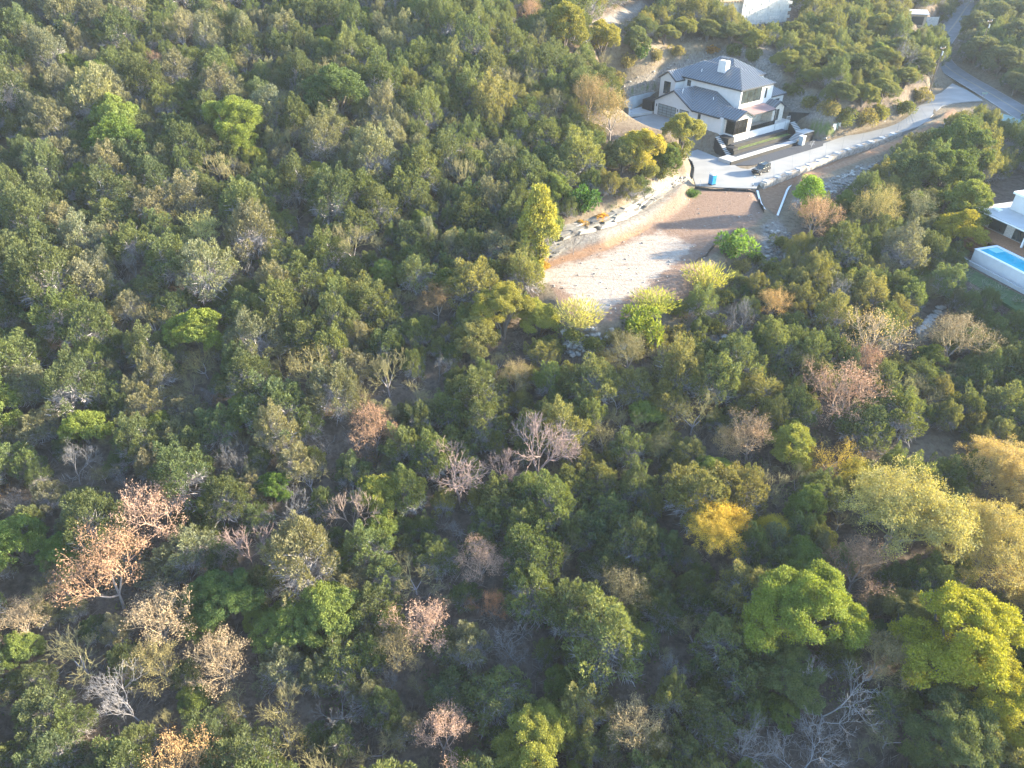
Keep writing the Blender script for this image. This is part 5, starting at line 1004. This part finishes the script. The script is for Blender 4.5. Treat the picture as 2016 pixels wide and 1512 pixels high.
for i in small[:24000]:                                             # saplings close the gaps
    if i in taken: continue
    d2 = (BX[:nP] - CX[i]) ** 2 + (BY[:nP] - CY[i]) ** 2
    if (d2 < (.60 * (BR[:nP] + sm[i])) ** 2).any(): continue
    rad[i] = sm[i]; hh[i] = sm[i] * 2 * rs.uniform(.8, 1.2); BX[nP], BY[nP], BR[nP] = CX[i], CY[i], rad[i]; nP += 1; fill.append(i)
    if nP > 5900: break
fill = np.array(fill)
pm = proj(np.stack([CX, CY, CZ + hh * .55], 1)); pt_ = proj(np.stack([CX, CY, CZ + hh], 1)); pw_ = rad / pm[:, 2] * F_PX
in_frame = lambda i: (pm[i, 0] > -.8 * pw_[i]) & (pm[i, 0] < 2016 + .8 * pw_[i]) & (pt_[i, 1] < 1600) & (pm[i, 1] > 0)
inview = in_frame(fill)
size = np.where(inview, pw_[fill], 0); order = fill[np.argsort(-size)]; nvis = int(inview.sum())
TINT = [(DRK, 'dark green juniper with dense upright sprays in the wood', 'dark green junipers'), (GRN, 'mid green juniper with upright sprays in the wood', 'mid green junipers'), (OLV, 'olive yellow juniper with warm coloured tips in the wood', 'olive yellow junipers'), (GRY, 'greyish green juniper with twiggy underside in the wood', 'greyish green junipers')]
def jun_col(i):
    q = .35 * sstep(500, 1300, pm[i, 0]) + .55 * (vnoise(CX[i], CY[i], 18, 9) + .5) + .35 * rs.rand()
    k = 2 if q > .82 else (1 if q > .55 else (0 if rs.rand() < .6 else 3)); c = np.array(TINT[k][0]) * rs.uniform(.82, 1.22) * [rs.uniform(.92, 1.08), 1, rs.uniform(.9, 1.1)]
    return k, c
wood_p, wood_rot, wood_scl, wood_idx, wood_col = [], [], [], [], []
count = n_twig = n_oak = 0
for i in order:
    k, c = jun_col(i); vis_ = in_frame(i); mix = rs.rand()
    if vis_ and mix < .2 and n_twig < 150:
        plant('thin' if mix < .05 else 'bare', (CX[i], CY[i], CZ[i]), rad[i] * 1.9, hh[i] * 1.05, (.22, .20, .10), 'grey purple twiggy tree almost without leaves in the wood', 'grey purple twiggy trees', tuple(np.array((.30, .265, .285)) * rs.uniform(.8, 1.25)), 6.0); n_twig += 1; continue
    if vis_ and mix > .93 and n_oak < 60:
        plant('oak', (CX[i], CY[i], CZ[i]), rad[i] * 2.1, hh[i] * 1.1, tuple(np.array((.12, .16, .055)) * rs.uniform(.75, 1.3)), 'small broadleaf oak with soft rounded crown among the junipers', 'small oaks in the wood', None, 5.0); n_oak += 1; continue
    if count < 300 and vis_:
        plant('juniper', (CX[i], CY[i], CZ[i]), rad[i] * 2.35, hh[i] * 1.2, tuple(c), TINT[k][1], TINT[k][2], None, 5.0); count += 1; continue
    wood_p.append((CX[i], CY[i], CZ[i] - .1)); wood_rot.append((R(rs.uniform(-4, 4)), R(rs.uniform(-4, 4)), rs.uniform(0, 6.28))); wood_scl.append((rad[i] * 2.35 / 6.0, rad[i] * 2.35 / 6.0, hh[i] * 1.2 / 5.2)); wood_idx.append(rs.randint(len(JUN))); wood_col.append((*c, 1.0))
print('trees: special', len(SPECIAL), 'fill', len(fill), 'in view', nvis, 'individual', count)
def color_stuff(name, V, F, C_, Lb, label):
    me = quick_mesh(name, V, [F], [M['leafmass']]); a = me.attributes.new('tcol', 'FLOAT_COLOR', 'FACE'); a.data.foreach_set('color', np.ascontiguousarray(C_, np.float32).ravel()); fattr(me, 'lobe', Lb, 'FACE')
    return tag(link(name, me), label, kind='stuff')
pc = bpy.data.collections.new('woodland_forms')
for k, p in enumerate(JUN):                                         # the forms repeated through the far wood
    me = p.crown.copy(); me.materials[0] = M['leafinst']; me.materials[2] = M['bark']; pc.objects.link(bpy.data.objects.new('form_%02d' % k, me))
wme = bpy.data.meshes.new('woodland'); wme.from_pydata(wood_p, [], [])
for nm_, ty, dat, key in (('rot', 'FLOAT_VECTOR', wood_rot, 'vector'), ('scl', 'FLOAT_VECTOR', wood_scl, 'vector'), ('pidx', 'INT', wood_idx, 'value'), ('tcol', 'FLOAT_COLOR', wood_col, 'color')):
    a = wme.attributes.new(nm_, ty, 'POINT'); a.data.foreach_set(key, np.asarray(dat, np.int32 if ty == 'INT' else np.float32).ravel())
for mm in (M['leafinst'], M['twig'], M['bark']): wme.materials.append(mm)
wo = tag(link('woodland', wme), 'remaining distant and half hidden junipers and saplings of the hillside wood', kind='stuff')
ng = bpy.data.node_groups.new('woodland_scatter', 'GeometryNodeTree')
ng.interface.new_socket('Geometry', in_out='INPUT', socket_type='NodeSocketGeometry'); ng.interface.new_socket('Geometry', in_out='OUTPUT', socket_type='NodeSocketGeometry')
gi = ng.nodes.new('NodeGroupInput'); go = ng.nodes.new('NodeGroupOutput'); ci = ng.nodes.new('GeometryNodeCollectionInfo'); ci.inputs['Collection'].default_value = pc; ci.inputs['Separate Children'].default_value = True; ci.inputs['Reset Children'].default_value = True
ip = ng.nodes.new('GeometryNodeInstanceOnPoints'); ip.inputs['Pick Instance'].default_value = True
def named(nm_, ty):
    q = ng.nodes.new('GeometryNodeInputNamedAttribute'); q.data_type = ty; q.inputs['Name'].default_value = nm_; return [o_ for o_ in q.outputs if o_.enabled and o_.name == 'Attribute'][0]
gl = ng.links; gl.new(gi.outputs[0], ip.inputs['Points']); gl.new(ci.outputs[0], ip.inputs['Instance']); gl.new(named('pidx', 'INT'), ip.inputs['Instance Index']); gl.new(named('rot', 'FLOAT_VECTOR'), ip.inputs['Rotation']); gl.new(named('scl', 'FLOAT_VECTOR'), ip.inputs['Scale']); gl.new(ip.outputs[0], go.inputs[0])
md = wo.modifiers.new('scatter', 'NODES'); md.node_group = ng
# ---------------------------------------------------------------- labels that say which one
CUT = (' with ', ' beside ', ' between ', ' at ', ' on ', ' above ', ' below ', ' under ', ' among ', ' high ', ' behind ', ' against ', ' in ', ' wedged ', ' pressed ', ' far ', ' halfway ', ' squeezed ', ' beneath ', ' rising ', ' up ', ' where ', ' across ', ' just ', ' overhanging ', ' crowding ')
marks = []
for (u, v, w, kind, cl, lab, grp, wood, hk), (sx_, sy_, sr_) in zip(SPECIAL, PLACED):
    if grp: continue
    t_ = lab
    for c_ in CUT:
        if c_ in t_: t_ = t_.split(c_)[0]
    marks.append((sx_, sy_, t_))
names = [m_[2] for m_ in marks]; marks = [m_ for m_ in marks if names.count(m_[2]) == 1]
MX = np.array([m_[:2] for m_ in marks])
for o in list(col.objects):
    if o.parent is None and o.get('group') in ('dark green junipers', 'mid green junipers', 'olive yellow junipers', 'greyish green junipers', 'grey purple twiggy trees', 'small oaks in the wood', 'dead trees in the wood', 'tan saplings in the wood'):
        d_ = np.hypot(MX[:, 0] - o.location[0], MX[:, 1] - o.location[1]); k = int(d_.argmin())
        if d_[k] < 15: o['label'] = ' '.join(o['label'].split(' with ')[0].split(' standing ')[0].split(' almost ')[0].split(' in the')[0].split()[:6]) + (' close beside the ' if d_[k] < 7.5 else ' a few metres from the ') + marks[k][2]
# ---------------------------------------------------------------- undergrowth, dry grass
def scatter(name, count, accept, maker, label, seed):
    r = np.random.RandomState(seed); V, C_, n_ = [], [], 0
    x = r.uniform(-150, 190, count * 5); y = r.uniform(16, 300, count * 5); z = H(x, y); p = proj(np.stack([x, y, z], 1)); a = (p[:, 0] > -60) & (p[:, 0] < 2076) & (p[:, 1] > -20) & (p[:, 1] < 1560) & accept(x, y, p, r)
    for i in np.nonzero(a)[0][:count]:
        K, c_ = maker(r); V.append(K.reshape(-1, 3) + [x[i], y[i], z[i]]); C_.append(np.tile([*c_, 1], (len(K), 1)))
    V = np.concatenate(V); return color_stuff(name, V, np.arange(len(V)).reshape(-1, 4), np.concatenate(C_), np.zeros(len(V) // 4), label)
def clear(x, y, p, r, m=0):
    a = np.ones(len(x), bool)
    for e_ in EXCA: a &= poly_sd(e_, p[:, 0], p[:, 1]) > m
    return a
def brush(r):
    m = 34; pos = r.normal(size=(m, 3)) * [.5, .5, .05] + [0, 0, .15]; g = r.rand()
    if g < .6: return kites(pos, r.normal(size=(m, 3)) * [.7, .7, .4] + [0, 0, .55], r.uniform(.6, 1.7, m), r.uniform(.03, .065, m), r), np.array([.27, .24, .245]) * r.uniform(.5, 1.25)
    c_ = [(.07, .11, .03), (.10, .12, .035), (.20, .12, .06), (.13, .14, .05)][r.randint(4)]
    return kites(pos + r.normal(size=(m, 3)) * [.2, .2, .3] + [0, 0, .3], r.normal(size=(m, 3)) + [0, 0, .4], r.uniform(.2, .4, m), r.uniform(.1, .2, m), r), np.array(c_) * r.uniform(.6, 1.2)
scatter('undergrowth', 5600, clear, brush, 'twiggy brush and seedlings covering the floor of the wood', 3)
GRASS = [np.array(g_, float) for g_ in ([(1290, 590), (1380, 530), (1440, 500), (1500, 470), (1500, 560), (1420, 620), (1300, 660), (1240, 650)], [(1040, 500), (1110, 450), (1200, 415), (1230, 425), (1110, 480), (1060, 520)], [(1195, 90), (1330, 85), (1420, 100), (1500, 110), (1400, 125), (1250, 165), (1200, 180)], [(1560, 170), (1640, 200), (1700, 235), (1790, 215), (1720, 248), (1620, 262), (1590, 230)], [(1880, 205), (1960, 215), (1985, 235), (1900, 225)], [(1500, 440), (1510, 520), (1480, 540), (1470, 480)], [(1170, 60), (1260, 20), (1290, 30), (1200, 90)])]
def in_grass(x, y, p, r):
    a = np.zeros(len(x), bool)
    for g_ in GRASS: a |= poly_sd(g_, p[:, 0], p[:, 1]) < 0
    return a
def tuft(r):
    m = 26; pos = r.normal(size=(m, 3)) * [.35, .35, 0]; c_ = [(.38, .33, .17), (.30, .25, .16), (.22, .23, .08), (.33, .25, .15)][r.randint(4)]
    return kites(pos, r.normal(size=(m, 3)) * [.4, .4, .1] + [0, 0, .9], r.uniform(.3, .85, m), r.uniform(.03, .07, m), r), np.array(c_) * r.uniform(.7, 1.2)
scatter('dry_grass', 1500, lambda x, y, p, r: in_grass(x, y, p, r), tuft, 'dry straw coloured grass and weeds round the cuttings', 4)
# ================================================================ evening haze
hz = MB().box(-850, 950, -450, 1350, -40, 150).build('haze', None)
hm = bpy.data.materials.new('haze_air'); hm.use_nodes = True; hn = hm.node_tree.nodes; hn.remove(hn['Principled BSDF'])
pv = hn.new('ShaderNodeVolumePrincipled'); pv.inputs['Color'].default_value = (0.78, 0.89, 1.0, 1); pv.inputs['Density'].default_value = 0.00014; pv.inputs['Anisotropy'].default_value = 0.0
hm.node_tree.links.new(pv.outputs[0], hn['Material Output'].inputs['Volume']); hz.data.materials.clear(); hz.data.materials.append(hm)
tag(hz, kind='stuff')
